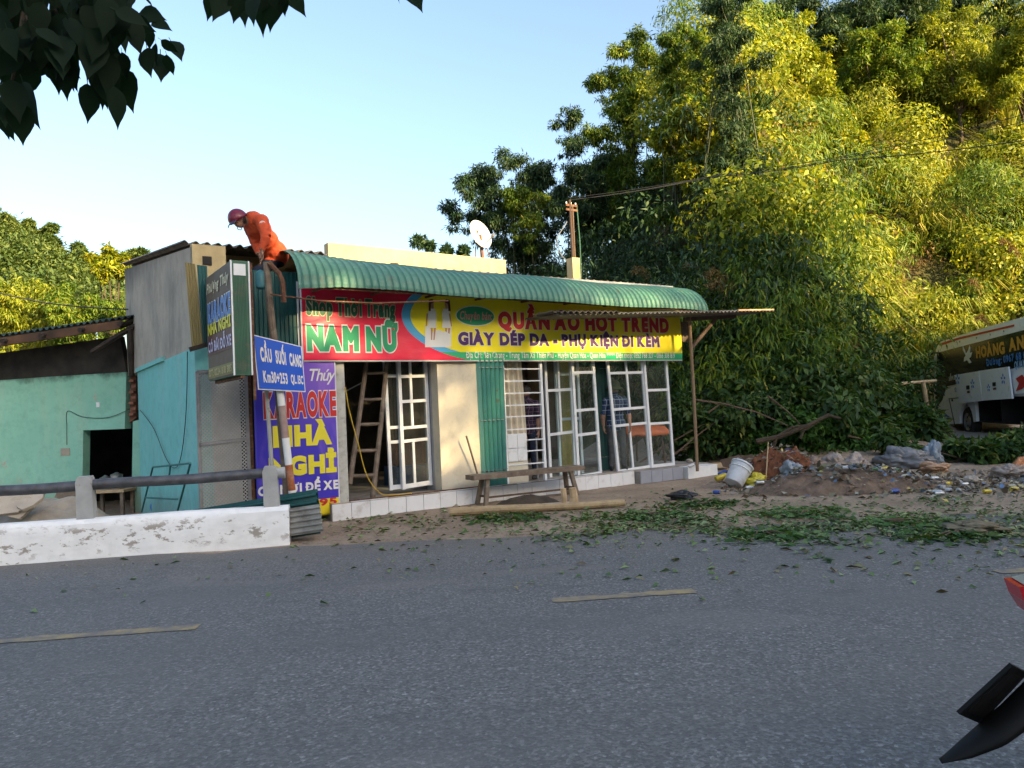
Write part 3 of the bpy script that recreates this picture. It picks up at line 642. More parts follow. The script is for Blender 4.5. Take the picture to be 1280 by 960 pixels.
# ---- barred window with low tiled wall under it
uw0, uw1 = fuw(632, 590, .1)[0], fuw(683, 590, .1)[0]
fbox(MB(), uw0, uw0+.42, .02, .12, FL, FL+.36).build('low_wall', m_cream, shop)
for i in range(2):
    for j in range(2): fbox(MB(), uw0+.01+i*.2, uw0+.2+i*.2, .0, .018, FL+.37+j*.23, FL+.59+j*.23).build('tile', m_tile, shop)
fbox(MB(), uw0, uw0+.41, .02, .1, FL+.36, FL+.84).build('low_wall', m_tile, shop)
gri = fbox(MB(), uw0-.04, uw0+.0, .0, .05, FL, 2.42).build('window_grille', m_alu, shop)
fbox(MB(), uw1-.11, uw1-.06, .0, .05, FL, 2.42).build('upright', m_alu, gri); fbox(MB(), uw0+.62, uw0+.645, .03, .05, FL, FL+.75).build('upright', m_steel, gri)
for y in (461, 476, 491, 506, 520, 536, 550, 564, 580):
    w = fuw(655, y, .02)[1]; MB().bar(F(uw0-.02, .015, w), F(uw1-.07, .015, w-.005), .02, .02, FN).build('bar', m_alu, gri)
# ---- canted leftovers: thin wire looped on the turquoise wall
MB().tube(curve([F(-1.83, v, w) for v, w in ((.3, 2.5), (.5, 1.7), (.95, 1.05), (1.5, .85), (2.2, 1.0), (3.2, 1.45), (4.6, 1.8))]), .006, 5).build('hanging_wire', m_black, shop)

# ================================================================== LONG SHOP BANNER
def banner_mat():
    m, nt, b = newmat('banner_print'); uvn = nd(nt, 'ShaderNodeUVMap'); uvn.uv_map = 'print'; sx = nd(nt, 'ShaderNodeSeparateXYZ'); nt.links.new(uvn.outputs[0], sx.inputs[0])
    u, w = sx.outputs[0], sx.outputs[1]
    def ellip(cx, cy, a, bb):
        dx = mth(nt, 'DIVIDE', mth(nt, 'SUBTRACT', u, cx), a); dy = mth(nt, 'DIVIDE', mth(nt, 'SUBTRACT', w, cy), bb)
        e = mth(nt, 'LESS_THAN', mth(nt, 'ADD', mth(nt, 'MULTIPLY', dx, dx), mth(nt, 'MULTIPLY', dy, dy)), 1.0)
        return mth(nt, 'MAXIMUM', e, mth(nt, 'GREATER_THAN', u, cx))
    blue = ellip(3.3, 3.05, 2.05, .78); yel = ellip(3.3, 3.05, 1.9, .68)
    col = mixc(nt, blue, (.8, .012, .06), (.08, .42, .72)); col = mixc(nt, yel, col, (.92, .78, .012))
    col = mixc(nt, mth(nt, 'MULTIPLY', blue, mth(nt, 'LESS_THAN', w, 2.475)), col, (.015, .42, .17))
    edge = mth(nt, 'MAXIMUM', mth(nt, 'LESS_THAN', w, 2.345), mth(nt, 'LESS_THAN', u, -.335)); col = mixc(nt, edge, col, (.75, .75, .75))
    col = mixc(nt, mth(nt, 'MULTIPLY', step(nt, noi(nt, coords(nt), 1.5, 6), .4, .8), .2), col, (.3, .25, .2))
    nt.links.new(col, b.inputs['Base Color']); b.inputs['Roughness'].default_value = .42
    bump(nt, b, noi(nt, coords(nt, (1, 1, 3)), 3, 4), .25, .03); return m
ban = thing('shop_banner', 'long red and yellow vinyl shop banner under the curved canopy', 'banner', F(-.36, -.1, 2.32))
def wr(u, w):                                        # wrinkles of the vinyl
    return .016*noise.noise(Vector((u*1.1+w*1.2, w*1.6-u*.5, 0)))+.008*noise.noise(Vector((u*2.5-w*3, w*4, 3)))+.012*max(0, 1-abs(w-2.75-.16*(u))*6)*max(0, 1-abs(u-.1)*1.4)
def bmap(u, w, off=0): return F(u, -.1-wr(u, w)-off, w)
mb = MB(); u0, u1, w0, w1 = -.36, 7.42, 2.32, 3.47
mb.grid(lambda a, b: bmap(u0+(u1-u0)*a, w0+(w1-w0)*b), 150, 22, lambda a, b: (u0+(u1-u0)*a, w0+(w1-w0)*b))
o = mb.build('vinyl_sheet', banner_mat(), ban, smooth='all'); s_ = o.modifiers.new('t', 'SOLIDIFY'); s_.thickness = .003; s_.offset = -1
def bt(s, x0, x1, yb, yt, mi, mo, bold=.04, edge=.035, **kw):    # a line of print placed by pixels
    ua, wa = fuw(x0, yb, -.1); ub, wb = fuw(x1, yb, -.1); cap = fuw(x0, yt, -.1)[1]-wa; k = (wb-wa)/(ub-ua)
    text2(ban, s, ua, ub, wa, cap, lambda x, y, f: bmap(x, y, f), mi, mo, .004, bold, edge, **kw)
bt('Shop Thời Trang', 383, 494, 392, 372, p_dkgreen, p_cream, .06, .035)
bt('NAM NỮ', 384, 498, 436, 409, p_green, p_white, .08, .045)
bt('QUẦN ÁO HOT TREND', 623, 836, 409, 391, p_red, p_white, .07, .03, gap=.1)
bt('GIÀY DÉP DA - PHỤ KIỆN ĐI KÈM', 573, 824, 430, 416, p_purple, p_white, .065, .035)
bt('Địa Chỉ: Bản Chong - Trung Tâm Xã Thiên Phủ - Huyện Quan Hóa - Quan Hóa ***** Điện thoại: 0352 768 327 - 0866 308 819', 583, 843, 447.5, 439.5, p_white, None, .012)
uc, wc = fuw(594, 395, -.1); mb = MB(); mb.v = [bmap(uc+.36*math.cos(a)*1.05, wc+.17*math.sin(a), .005) for a in np.linspace(0, 2*math.pi, 40)[:-1]]; mb.f = [tuple(range(39))]; mb.build('white_oval', p_white, ban)
mb = MB(); mb.v = [bmap(uc+.36*math.cos(a), wc+.155*math.sin(a), .008) for a in np.linspace(0, 2*math.pi, 40)[:-1]]; mb.f = [tuple(range(39))]; mb.build('green_oval', p_green, ban)
text2(ban, 'Chuyên bán:', uc-.31, uc+.31, wc-.06, .13, lambda x, y, f: bmap(x, y, f), flatm('print_pink', (.7, .3, .3)), None, .010, .02, shear=.15)
# two printed figures in white dresses on a white ground
def poly(pts, m, off, nm='printed_figure'):
    q = [fuw(x, y, -.1) for x, y in pts]; mb = MB(); mb.v = [bmap(a, b, off) for a, b in q]; mb.f = [tuple(range(len(q)))]; mb.build(nm, m, ban)
poly([(531, 405), (531, 434), (564, 434), (564, 410), (555, 415), (548, 412), (541, 415)], p_white, .005, 'printed_ground')
for dx, fl in ((0, 1), (18, -1)):
    x = 539+dx
    poly([(x-3, 386), (x+4, 386), (x+6, 393), (x+6, 407), (x+7, 410), (x-5, 410), (x-4, 402), (x-5, 392)], p_white, .007)
    poly([(x-1.5, 378), (x+2.5, 378), (x+2.5, 386), (x-.5, 386)], p_skin, .008)
    poly([(x-3.5, 375), (x+1, 374), (x+3, 378), (x-.8, 380), (x-1.5, 389), (x-4, 389)] if fl > 0 else [(x+5, 375), (x, 374), (x-1, 378), (x+2.5, 380), (x+3, 389), (x+6, 389)], p_brown, .011)
    for k in (0, 1): poly([(x-1+k*4, 410), (x+1.5+k*4, 410), (x+1+k*3, 425), (x-.6+k*3, 425)], p_skin, .007)
    poly([(x-5*fl+.5, 392), (x-5*fl-1.5, 392), (x-7*fl-.7, 408), (x-7*fl+.7, 408)], p_skin, .009)

# ================================================================== UPRIGHT PURPLE BANNER
def purple_mat():
    m, nt, b = newmat('purple_print'); uvn = nd(nt, 'ShaderNodeUVMap'); uvn.uv_map = 'print'; sx = nd(nt, 'ShaderNodeSeparateXYZ'); nt.links.new(uvn.outputs[0], sx.inputs[0])
    rr = nd(nt, 'ShaderNodeTexGradient'); rays = noi(nt, coords(nt, (2, 2, .6)), 2, 3)
    c = mixc(nt, mth(nt, 'MULTIPLY', step(nt, sx.outputs[1], .45, 1.0), step(nt, sx.outputs[0], .2, .9)), (.05, .035, .45), (.3, .14, .6)); c = mixc(nt, mth(nt, 'MULTIPLY', step(nt, rays, .5, .75), .35), c, (.42, .24, .7))
    c = mixc(nt, mth(nt, 'LESS_THAN', sx.outputs[1], .105), c, (.75, .6, .02)); c = mixc(nt, mth(nt, 'GREATER_THAN', sx.outputs[0], .985), c, (.7, .7, .75))
    nt.links.new(c, b.inputs['Base Color']); b.inputs['Roughness'].default_value = .4; return m
pb = thing('karaoke_banner', 'upright purple karaoke guesthouse banner left of the shop doors', 'banner', F(-1.06, -.06, .1))
def wr2(u, w): return .012*noise.noise(Vector((u*3, w*1.4, 9)))+.02*max(0, 1-abs(w-2.2+.6*u)*5)*max(0, 1-abs(u+.3)*2)
def pmap(u, w, off=0): return F(u, -.08-wr2(u, w)-off, w)
mb = MB(); pu0, pu1, pw0, pw1 = -1.06, .145, .09, 2.37
mb.grid(lambda a, b: pmap(pu0+(pu1-pu0)*a, pw0+(pw1-pw0)*b), 30, 50, lambda a, b: (a, b))
o = mb.build('vinyl_sheet', purple_mat(), pb, smooth='all'); s_ = o.modifiers.new('t', 'SOLIDIFY'); s_.thickness = .003; s_.offset = -1
def pt(s, x0, x1, yb, yt, mi, mo, bold=.04, edge=.03, **kw):
    ua, _ = fuw(x0, yb, -.08); ub, wa = fuw(x1, yb, -.08); cap = fuw(x1, yt, -.08)[1]-wa
    text2(pb, s, ua, ub, wa, cap, lambda x, y, f: pmap(x, y, f), mi, mo, .004, bold, edge, **kw)
pt('Thúy', 384, 417, 475.5, 461, p_white, None, .012, shear=.25, gap=-.02)
pt('KARAOKE', 329, 420.5, 518, 490, p_red, p_white, .05, .03)
pt('NHÀ', 341, 415, 553, 531, p_yellow, None, .07); pt('NGHỈ', 336, 421, 588, 568, p_yellow, None, .07)
pt('CÓ NƠI ĐỂ XE', 322, 423, 610, 600, p_white, None, .05)
pt('0168 5395', 322, 421, 629.5, 621.5, p_red, None, .04)

# ================================================================== SHEETS, MESH PANEL AND SIGN BOX LEFT OF THE BANNER
t = thing('corrugated_panel', 'tall dark teal corrugated panel under the worker', 'panel', F(-1.1, .02, 2.25))
MB().corr(F(-1.07, .0, 2.28), FD*.72, ZZ*1.35, 12, .03, -FN, .004, trap=True).build('sheet', m_tealsheet, t)
MB().bar(F(-1.07, .03, 2.33), F(-.36, .03, 2.33), .04, .03, FN).build('frame_rail', m_steel, t); MB().bar(F(-.37, -.02, 2.3), F(-.37, -.02, 3.5), .03, .03, FN).build('white_trim', m_white, t)
MB().bar(F(-1.09, -.0, .1), F(-1.09, .0, 3.62), .045, .045, FN).build('rusty_upright', m_rust, t)
t = thing('ochre_sheet', 'narrow ochre corrugated strip with teal strip at the corner of the grey wall', 'sheet', F(-1.9, -.1, 2.4))
def q2(x, y, v): return fp(x, y, v)
a, b, c, d = q2(231, 328, -.25), q2(244, 330, -.25), q2(254, 433, -.25), q2(240, 436, -.25)
def strip(nm, a, b, c, d, n, m):
    prof = []
    mb = MB()
    def fn(s, k): 
        x = a.lerp(b, s).lerp(d.lerp(c, s), k); return x-FN*(.012*(1 if int(s*n*2+.001) % 2 else 0))
    mb.grid(fn, n*4, 2); o = mb.build(nm, m, t); z = o.modifiers.new('t', 'SOLIDIFY'); z.thickness = .004
strip('ochre_strip', a, b, c, d, 4, m_ochresheet)
strip('teal_strip', q2(246, 331, -.2), q2(259, 333, -.2), q2(260, 432, -.2), q2(254, 434, -.2), 3, m_tealsheet)
MB().bar(q2(237, 437, -.26), q2(258, 431, -.26), .06, .05, FN).build('bottom_batten', m_burnt, t)
# woven wire panel
t = thing('wire_mesh_panel', 'grey woven wire panel in a steel frame beside the purple banner', 'panel', F(-1.78, -.02, 0))
mu0, mu1, mw0, mw1 = -1.78, -1.14, .25, 2.2
for a, b in (((mu0, mw0), (mu0, mw1)), ((mu1, mw0), (mu1, mw1)), ((mu0, mw0), (mu1, mw0)), ((mu0, mw1), (mu1, mw1)), ((mu0, 1.22), (mu1, 1.26))):
    MB().bar(F(a[0], -.02, a[1]), F(b[0], -.02, b[1]), .045, .035, FN).build('frame_bar', m_steel, t)
mb = MB(); st_ = .048; nzz = int((mu1-mu0)/st_)+1; r_ = .0055
k = mu0-(mw1-mw0)
while k < mu1:
    for sgn in (1, -1):
        # a diagonal wire clipped to the frame
        pts = []
        for i in range(2):
            pass
        ua, wa, ub, wb = (k, mw0, k+(mw1-mw0), mw1) if sgn > 0 else (k, mw1, k+(mw1-mw0), mw0)
        s0 = max(0, (mu0-ua)/(ub-ua)); s1 = min(1, (mu1-ua)/(ub-ua))
        if s1 > s0:
            p = F(ua+(ub-ua)*s0, -.02+.003*sgn, wa+(wb-wa)*s0); q = F(ua+(ub-ua)*s1, -.02+.003*sgn, wa+(wb-wa)*s1); mb.bar(p, q, r_*2, r_, FN)
    k += st_
o = mb.build('wire_mesh', mat('zinc_wire', (.5, .5, .5), (.4, .4, .4), 10, .5, .4), t); o['kind'] = 'stuff'
fbox(MB(), mu0+.02, mu1-.02, .25, .28, .25, 2.2).build('backing_sheet', mat('grey_tarp', (.42, .42, .41), (.36, .36, .35), 4, .8), t)
# sign box standing out square from the front
sb = thing('sign_box', 'projecting brown and green karaoke sign box on the shop corner', 'sign', F(-1.69, -1.35, 2.1))
bu, bv0, bv1 = -1.69, -1.32, .03                      # face plane u, near and far edge
P1 = onp(257, 342, F(bu, 0, 0), FD); vf = (P1-FO).dot(FN); P2 = onp(288, 325, F(bu, 0, 0), FD); vn = (P2-FO).dot(FN); wt = P2.z; wb_ = onp(293, 469, F(bu, 0, 0), FD).z
bx_ = fbox(MB(), bu+.006, bu+.2, vn, vf, wb_, wt).build('box', m_green2, sb)
fbox(MB(), bu-.0, bu+.004, vn+.015, vf-.0, wb_+.01, wt-.01).build('brown_face', mat('sign_brown', (.12, .08, .05), (.09, .06, .045), 3, .6), sb)
hgt = wt-wb_
fbox(MB(), bu-.004, bu-.001, vn+.015, vf, wb_+.24*hgt, wb_+.425*hgt).build('maroon_band', flatm('sign_maroon', (.1, .03, .03)), sb)
fbox(MB(), bu-.0045, bu-.001, vn+.015, vf, wb_+.02*hgt, wb_+.12*hgt).build('olive_band', flatm('sign_olive', (.2, .17, .05)), sb)
for dv in (vn-.012, vn+.0): pass
for uu in (bu-.008, bu+.2): fbox(MB(), uu, uu+.018, vn-.014, vn-.002, wb_, wt).build('white_edge', m_white, sb)
for k in range(1, 9): MB().bar(F(bu+.02+k*.018, vn-.004, wb_+.02), F(bu+.02+k*.018, vn-.004, wt-.05), .007, .006, FN).build('side_rib', m_green2, sb)
fbox(MB(), bu+.03, bu+.17, vn-.012, vn-.004, wt-.18, wt-.04).build('paint_flake', m_white, sb)
MB().bar(F(bu+.1, vn, wb_-.02), F(bu+.1, vf, wb_-.02), .05, .03, ZZ).build('bottom_rail', m_rust, sb)
MB().bar(F(bu+.26, vn+.1, wb_-.3), F(bu+.26, vn+.1, wt), .03, .03, FN).build('mounting_tube', m_rust, sb)
for w in (wb_+.2, wt-.2): MB().bar(F(bu+.2, vn+.1, w), F(-1.05, .0, w), .03, .03, ZZ).build('mounting_arm', m_rust, sb)
wid = vf-vn
def smap(x, y, off=0): return F(bu-.005-off, vf-x, y)       # read from the left side of the box
def st(s, x0, x1, y0, y1, mi, mo, bold=.04, edge=.03, **kw): text2(sb, s, x0*wid, x1*wid, wb_+y0*hgt, (y1-y0)*hgt, smap, mi, mo, .003, bold, edge, **kw)
st('Phượng Thúy', .05, .92, .83, .92, p_cream, None, .02, shear=.3)
st('KARAOKE', .07, .97, .545, .72, p_blue, p_white, .05, .035); st('NHÀ NGHỈ', .06, .97, .435, .535, p_yellow, None, .05)
st('CÓ BÃI ĐỖ XE', .06, .97, .27, .36, flatm('print_lilac', (.6, .55, .75)), None, .035); st('ĐT: 0234 818 385', .06, .95, .04, .1, flatm('print_khaki', (.5, .42, .2)), None, .03)

# ================================================================== BLUE BRIDGE SIGN
bs = thing('bridge_name_sign', 'blue road sign naming the bridge on a leaning red and white post', 'sign', gr(366, 664))
yz = 10.3
sTL, sTR, sBR, sBL = atd(316, 418, yz-.25), atd(377, 433, yz+.12), atd(382, 490, yz+.12), atd(323, 487, yz-.25)
sn = (sTR-sTL).cross(sBL-sTL).normalized(); sn = sn if sn.y > 0 else -sn
def gmap(a, b, off=0): return sBL.lerp(sBR, a).lerp(sTL.lerp(sTR, a), b)-sn*(off+.004)
MB().prism([sTL, sTR, sBR, sBL], sn*.025).build('plate', m_white, bs)
MB().prism([gmap(.018, .02, -.003), gmap(.982, .02, -.003), gmap(.982, .98, -.003), gmap(.018, .98, -.003)], -sn*.003).build('blue_face', mat('sign_blue', (.015, .09, .55), (.02, .11, .6), 2, .35, bmp=.1, bscale=4), bs)
def sg(s, x0, x1, y0, y1, bold): text(MB(), s, x0, x1, y0, y1-y0, gmap, .004, bold).build('lettering', p_white, bs)
sg('CẦU', .11, .34, .545, .78, .05); sg('SUỐI', .42, .635, .545, .78, .05); sg('CANG', .71, .96, .545, .78, .05)
sg('Km30+253', .12, .63, .15, .35, .035); sg('QL.15C', .7, .965, .17, .34, .035)
pa, pb_ = atd(349, 480, yz+.02), atd(368, 640, yz+.1); pc = pa+(pb_-pa)*1.18; pc = pa+(pb_-pa)*((pa.z+.02)/(pa.z-pb_.z))
segs = [(-.9, 0, m_white), (0, .17, m_white), (.17, .42, mat('faded_red_band', (.3, .19, .17), (.4, .3, .27), 5, .7)), (.42, .63, m_white), (.63, .83, mat('rusty_red_band', (.4, .12, .03), (.3, .08, .03), 6, .7, dirt=(.5, .4, .33), dscale=3)), (.83, 1.0, m_white)]
for a, b, m in segs[1:]:
    q0 = pa.lerp(pb_, a); q1 = pa.lerp(pb_, b) if b < 1 else pc; MB().tube([q0, q1], .05, 14).build('post_band', m, bs, smooth=True)
MB().tube([atd(333, 486, yz+.02), atd(341, 600, yz+.1), atd(343, 650, yz+.15)], .028, 10).build('brace_tube', m_railpost, bs, smooth=True)
MB().tube([pa-sn*.0+(pa-pb_)*.0+ZZ*.55+sn*.05-crt*.06, pa+sn*.05], .045, 10).build('upper_post', m_railpost, bs)
# weathered pole standing behind the sign
MB().tube([fp(333, 328, -.5), fp(337, 380, -.5), fp(343, 432, -.5), fp(357, 600, -.5), fp(362, 660, -.5)], [.045, .05, .05, .05, .055], 9, wob=.06).build('prop_pole', m_wood)
tag(bpy.data.objects['prop_pole'], 'grey wooden pole propped in front of the teal panel below the worker', 'pole')
o = MB().tube([fp(336, 328, -.55), fp(349, 342, -.62), fp(353, 352, -.62), fp(355, 378, -.62)], .035, 9, wob=.05).build('bent_pipe', m_rust, smooth=True); tag(o, 'short bent rusty pipe hanging over the teal panel edge', 'pipe')
o = MB().tube([fp(338, 368, -.6), fp(400, 376, -.72), fp(470, 379, -.78), fp(560, 376, -.8)], .012, 6).build('rusty_rod', m_rust); tag(o, 'thin rusty rod hanging level under the left end of the canopy', 'rod')
mb = MB().lathe([(.055, 0), (.07, .02), (.07, .2), (.05, .24), (.02, .26)], fp(326, 352, -.45)-ZZ*.1, n=14); tag(mb.build('lamp_fitting', mat('teal_lamp', (.03, .15, .17), (.02, .1, .12), 4, .5), smooth=True), 'small teal lamp fitting on the panel top below the worker', 'lamp')

# ================================================================== LOOSE SHEETS AT THE END OF THE PARAPET
ga, gb = atd(214, 640, 9.95), atd(398, 612, 9.75); gd = (gb-ga)
t = thing('roof_sheet_stack', 'stack of loose green and grey corrugated sheets at the end of the parapet', 'sheets', gr(385, 672))
e_top = atd(397, 611, 9.7); e_bot = atd(404, 672, 9.62); along = atd(225, 640, 10.1)-e_top
k_ = Vector((0, -.12, 0))
for i, (m, dz, dy, sh) in enumerate(((m_tealsheet, 0, 0, 0), (m_tealsheet, -.02, -.09, .1), (mat('grey_sheet', (.3, .3, .28), (.2, .2, .19), 4, .6, .2, dirt=(.12, .1, .08), dscale=5), -.2, -.2, 1))):
    if i < 2: MB().corr(e_top+Vector((0, dy, dz)), (e_bot-e_top)*.86, along*(1-.05*i), 6, .045, Vector((.15, -1, .1)).normalized(), .005, trap=True).build('sheet', m, t)
    else:
        g0 = atd(352, 637, 9.5); g1 = atd(356, 671, 9.42); gx = atd(400, 630, 9.5)-g0
        MB().corr(g0, g1-g0, gx, 5, .03, Vector((0, -1, 0)), .005, trap=True).build('sheet', m, t)
# small bits on the yard edge near it
# ================================================================== LADDER
ld = thing('wooden_ladder', 'rough wooden ladder leaning in the open doorway', 'ladder', F(.45, .1, FL))
def lp(x, y, k=0): return fp(x, y, .32-.3*(y-450)/170)
L0, L1 = [(463, 415), (449, 520), (437, 605)], [(487, 415), (476, 530), (466, 622)]
for pts in (L0, L1): MB().tube([lp(*p) for p in pts], [.032, .036, .04], 8, wob=.1).build('rail', m_wood, ld)
for y in (466, 499, 530, 563, 594):
    a = (y-446)/160; x0 = 459-a*22+(-2); x1 = 484-(y-446)/176*18+2; MB().tube([lp(x0, y+.5), lp((x0+x1)/2, y+.6), lp(x1, y-.5)], [.022, .026, .022], 7, wob=.12).build('rung', m_wood, ld)
o = MB().tube(curve([F(.32, .0, 1.95), F(.36, -.02, 1.6), F(.47, -.04, 1.1), F(.58, -.08, .6), F(.78, -.1, .32), F(1.0, -.09, .275), F(1.3, -.1, .27)]), .009, 6).build('yellow_hose', mat('yellow_rubber', (.55, .36, .04), (.5, .3, .03), 4, .5), smooth='all'); tag(o, 'thin yellow hose hanging down beside the ladder', 'hose')
o = MB().tube([fp(583, 545, -.22), fp(599, 600, -.1)], .016, 7).build('leaning_stick', m_wood); tag(o, 'short dark stick leaning against the cream wall', 'stick')
# ================================================================== BENCH
bl, br = gr(606, 631), gr(712, 619); bd = (br-bl).normalized(); bn = Vector((-bd.y, bd.x, 0)); bl_ = (br-bl).length
t = thing('wooden_bench', 'weathered grey plank bench in front of the barred window', 'bench', (bl+br)/2)
c = (bl+br)/2
mb = MB(); mb.grid(lambda a, b: c+bd*((a-.5)*(bl_+.5))+bn*((b-.5)*.3+.004*math.sin(a*20))+ZZ*(.49+.006*noise.noise(Vector((a*9, b*3, 0)))), 24, 4)
o = mb.build('seat', m_wood, t); s_ = o.modifiers.new('t', 'SOLIDIFY'); s_.thickness = .075; s_.offset = -1
for sx in (-1, 1):
    for sy in (-1, 1):
        p = c+bd*sx*(bl_/2); MB().bar(p+bn*sy*.09+bd*(-.02*sx)+ZZ*.42, p+bn*sy*.15+bd*.06*sx*1+ZZ*.0, .065, .055, bn).build('leg', m_wood, t)
    p = c+bd*sx*(bl_/2+.02); MB().bar(p-bn*.12+ZZ*.14, p+bn*.12+ZZ*.14, .03, .03, ZZ).build('stretcher', m_woodb, t)
MB().bar(c-bd*(bl_/2)+ZZ*.11, c+bd*(bl_/2)+ZZ*.11, .03, .03, ZZ).build('long_stretcher', m_woodb, t)
# ================================================================== THINGS INSIDE THE SHOP
def curtain_mat():
    m, nt, b = newmat('stained_curtain'); v = coords(nt)
    c = mixc(nt, step(nt, noi(nt, coords(nt, (5, 5, .7)), 1.6, 7, .7), .5, .72), (.62, .55, .42), (.38, .17, .05)); c = mixc(nt, step(nt, noi(nt, v, 3), .4, .7), c, (.68, .62, .5))
    nt.links.new(c, b.inputs['Base Color']); b.inputs['Roughness'].default_value = .9; return m
cu0_, cuA = fuw(632, 500, .14)[0], fuw(653, 500, .14)[0]
mb = MB(); mb.grid(lambda a, b: F(cu0_+(cuA+.08*(1-b)-cu0_)*a, .16+.03*math.sin(a*22+b*1.2), .92+(2.42-.92)*b), 48, 12)
o = mb.build('curtain', curtain_mat(), smooth='all'); tag(o, 'rust-stained cream curtain hanging behind the window bars', 'curtain')
s_ = o.modifiers.new('t', 'SOLIDIFY'); s_.thickness = .003
o = MB().tube([F(.3, 1.2, 2.0), F(.55, 1.2, 1.85), F(.85, 1.2, 1.95), F(1.2, 1.3, 2.1)], .012, 6).build('slack_cord', p_white); tag(o, 'slack white cord strung across the dark doorway behind the ladder', 'cord')
# orange-covered trestle behind the right door
m_or = mat('orange_sheet', (.62, .14, .03), (.5, .1, .02), 4, .55)
t = thing('orange_cart', 'orange sheet draped over a low frame behind the rightmost door', 'cart', F(7.1, 1.0, FL))
def dr(a, b):
    x = (a-.5)*1.2; s = (b-.5)*2; z = .78-.35*max(0, abs(s)-.55)**1*1.2-.04*noise.noise(Vector((x*4, s*3, 0))); y = .55*max(-1, min(1, s*1.2))
    return F(7.1+x, 1.15+y, FL+z)
mb = MB(); mb.grid(dr, 16, 14); o = mb.build('cover', m_or, t, smooth='all'); s_ = o.modifiers.new('t', 'SOLIDIFY'); s_.thickness = .006
for sx in (-1, 1):
    for sy in (-1, 1): MB().tube([F(7.1+sx*.52, 1.15+sy*.42, FL), F(7.1+sx*.48, 1.15+sy*.38, FL+.72)], .025, 7).build('leg', m_woodb, t)
o = MB(); o.grid(lambda a, b: F(4.1+.5*a, 2.0+.05*math.sin(a*30), FL+.55+1.4*b), 24, 6); tag(o.build('hanging_cloth', mat('dark_red_cloth', (.12, .04, .03), (.08, .03, .02), 4, .9), smooth='all'), 'dim reddish cloth hanging inside behind the middle doors', 'cloth')
t = thing('counter', 'low counter with orange cloth behind the left glazed door', 'counter', F(2.1, 1.6, FL))
fbox(MB(), 1.75, 2.5, 1.4, 1.9, FL, FL+.35).build('base', mat('blue_crate', (.03, .09, .22), (.03, .07, .16), 4, .6), t); fbox(MB(), 1.8, 2.4, 1.5, 1.8, FL+.36, FL+.75).build('cloth_roll', mat('rust_cloth', (.3, .09, .03), (.2, .06, .02), 5, .8, stretch=(6, 6, 1)), t)

# ================================================================== SIDE AWNING ON A POST
aw = thing('side_awning', 'thin corrugated sheet awning on a slim post at the right end of the shop', 'awning', F(7.25, -.5, FL))
MB().corr(F(3.6, -1.0, 3.0), FD*5.6+ZZ*.26, FN*.95+ZZ*.03, 52, .035, ZZ, .008).build('sheet', mat('grey_fibro', (.2, .19, .18), (.12, .115, .11), 4, .8, dirt=(.08, .07, .06), dscale=4), aw)
MB().corr(F(3.45, -1.06, 3.03), FD*1.5+ZZ*.05, FN*.5, 12, .035, ZZ, .008).build('broken_sheet', mat('dark_old_sheet', (.07, .06, .055), (.12, .1, .09), 3, .9), aw)
MB().bar(F(8.1, -.98, 3.25), F(9.2, -.98, 3.3), .05, .03, ZZ).build('pale_batten', m_woodp, aw)
MB().tube([F(7.25, -.5, FL-.1), F(7.26, -.5, 1.6), F(7.25, -.5, 3.15)], .032, 10).build('post', mat('tan_post', (.25, .17, .1), (.2, .13, .08), 5, .7), aw, smooth=True)
MB().bar(F(7.27, -.5, 2.55), F(8.05, -.5, 3.17), .06, .045, FN).build('brace', m_woodb, aw); MB().bar(F(7.1, -.5, 3.1), F(8.6, -.5, 3.2), .07, .05, FN).build('beam', m_woodb, aw)
for k in range(5): fbox(MB(), 7.44+k*.055, 7.49+k*.055, -.06, -.03, 2.72-.01*(k % 2), 3.12).build('plank', m_wood, aw)
# ================================================================== DISH, POLE, CABLES
dc = fp(600, 293, 2.1); t = thing('satellite_dish', 'white satellite dish on the beige roof parapet', 'dish', fp(603, 321, 2.1))
axd = Vector((.75, -.6, .28)).normalized()
mb = MB(); mb.lathe([(.0, .07), (.08, .066), (.16, .05), (.24, .022), (.3, -.015), (.305, -.02), (.3, -.03), (.2, .012), (.1, .04), (0, .05)], dc-axd*0, -axd, 28, False); mb.build('reflector', m_white, t, smooth=True)
MB().bar(dc+Vector((0, .06, 0)), fp(603, 322, 2.1), .05, .05, FN).build('mast', m_rust, t); MB().tube([dc-ZZ*.27, dc+axd*.32-ZZ*.2], .012, 6).build('feed_arm', m_steel, t)
MB().lathe([(.03, 0), (.035, .05), (.02, .09)], dc+axd*.32-ZZ*.2, axd+ZZ*.6, 10).build('feed_horn', m_steel, t)
for s in (-1, 1): MB().tube([dc+FD*.1*s-ZZ*.15+Vector((0, .05, 0)), fp(603+s*9, 321, 2.15)], .01, 5).build('stay', m_rust, t)
def emap(x, y, f): 
    e1 = Vector((axd.y*-1, axd.x, 0)).normalized(); e2 = axd.cross(e1)*-1; e2 = e2 if e2.z > 0 else -e2; return dc+e1*x+e2*y+axd*(f-.03)
text(MB(), 'K', -.06, .05, .0, .12, emap, .012, .02).build('dish_mark', p_brown, t)
up_ = fp(712, 250, 2.4); lo = fp(716, 350, 2.4); lo.z = 3.7
t = thing('power_pole', 'rusty iron power pole rising behind the shop roof', 'pole', lo)
MB().tube([lo, lo.lerp(up_, .5)+FD*.02, up_], [.04, .034, .03], 10).build('shaft', mat('dark_iron', (.07, .04, .03), (.045, .03, .024), 9, .8), t); MB().tube([lo+FD*.09, up_+FD*.07-ZZ*.1], .022, 8).build('second_shaft', m_woodb, t)
for dz in (.0, -.1): MB().bar(up_+FD*-.12+ZZ*(dz-.12), up_+FD*.2+ZZ*(dz-.12), .03, .05, ZZ).build('crossarm', m_rust, t)
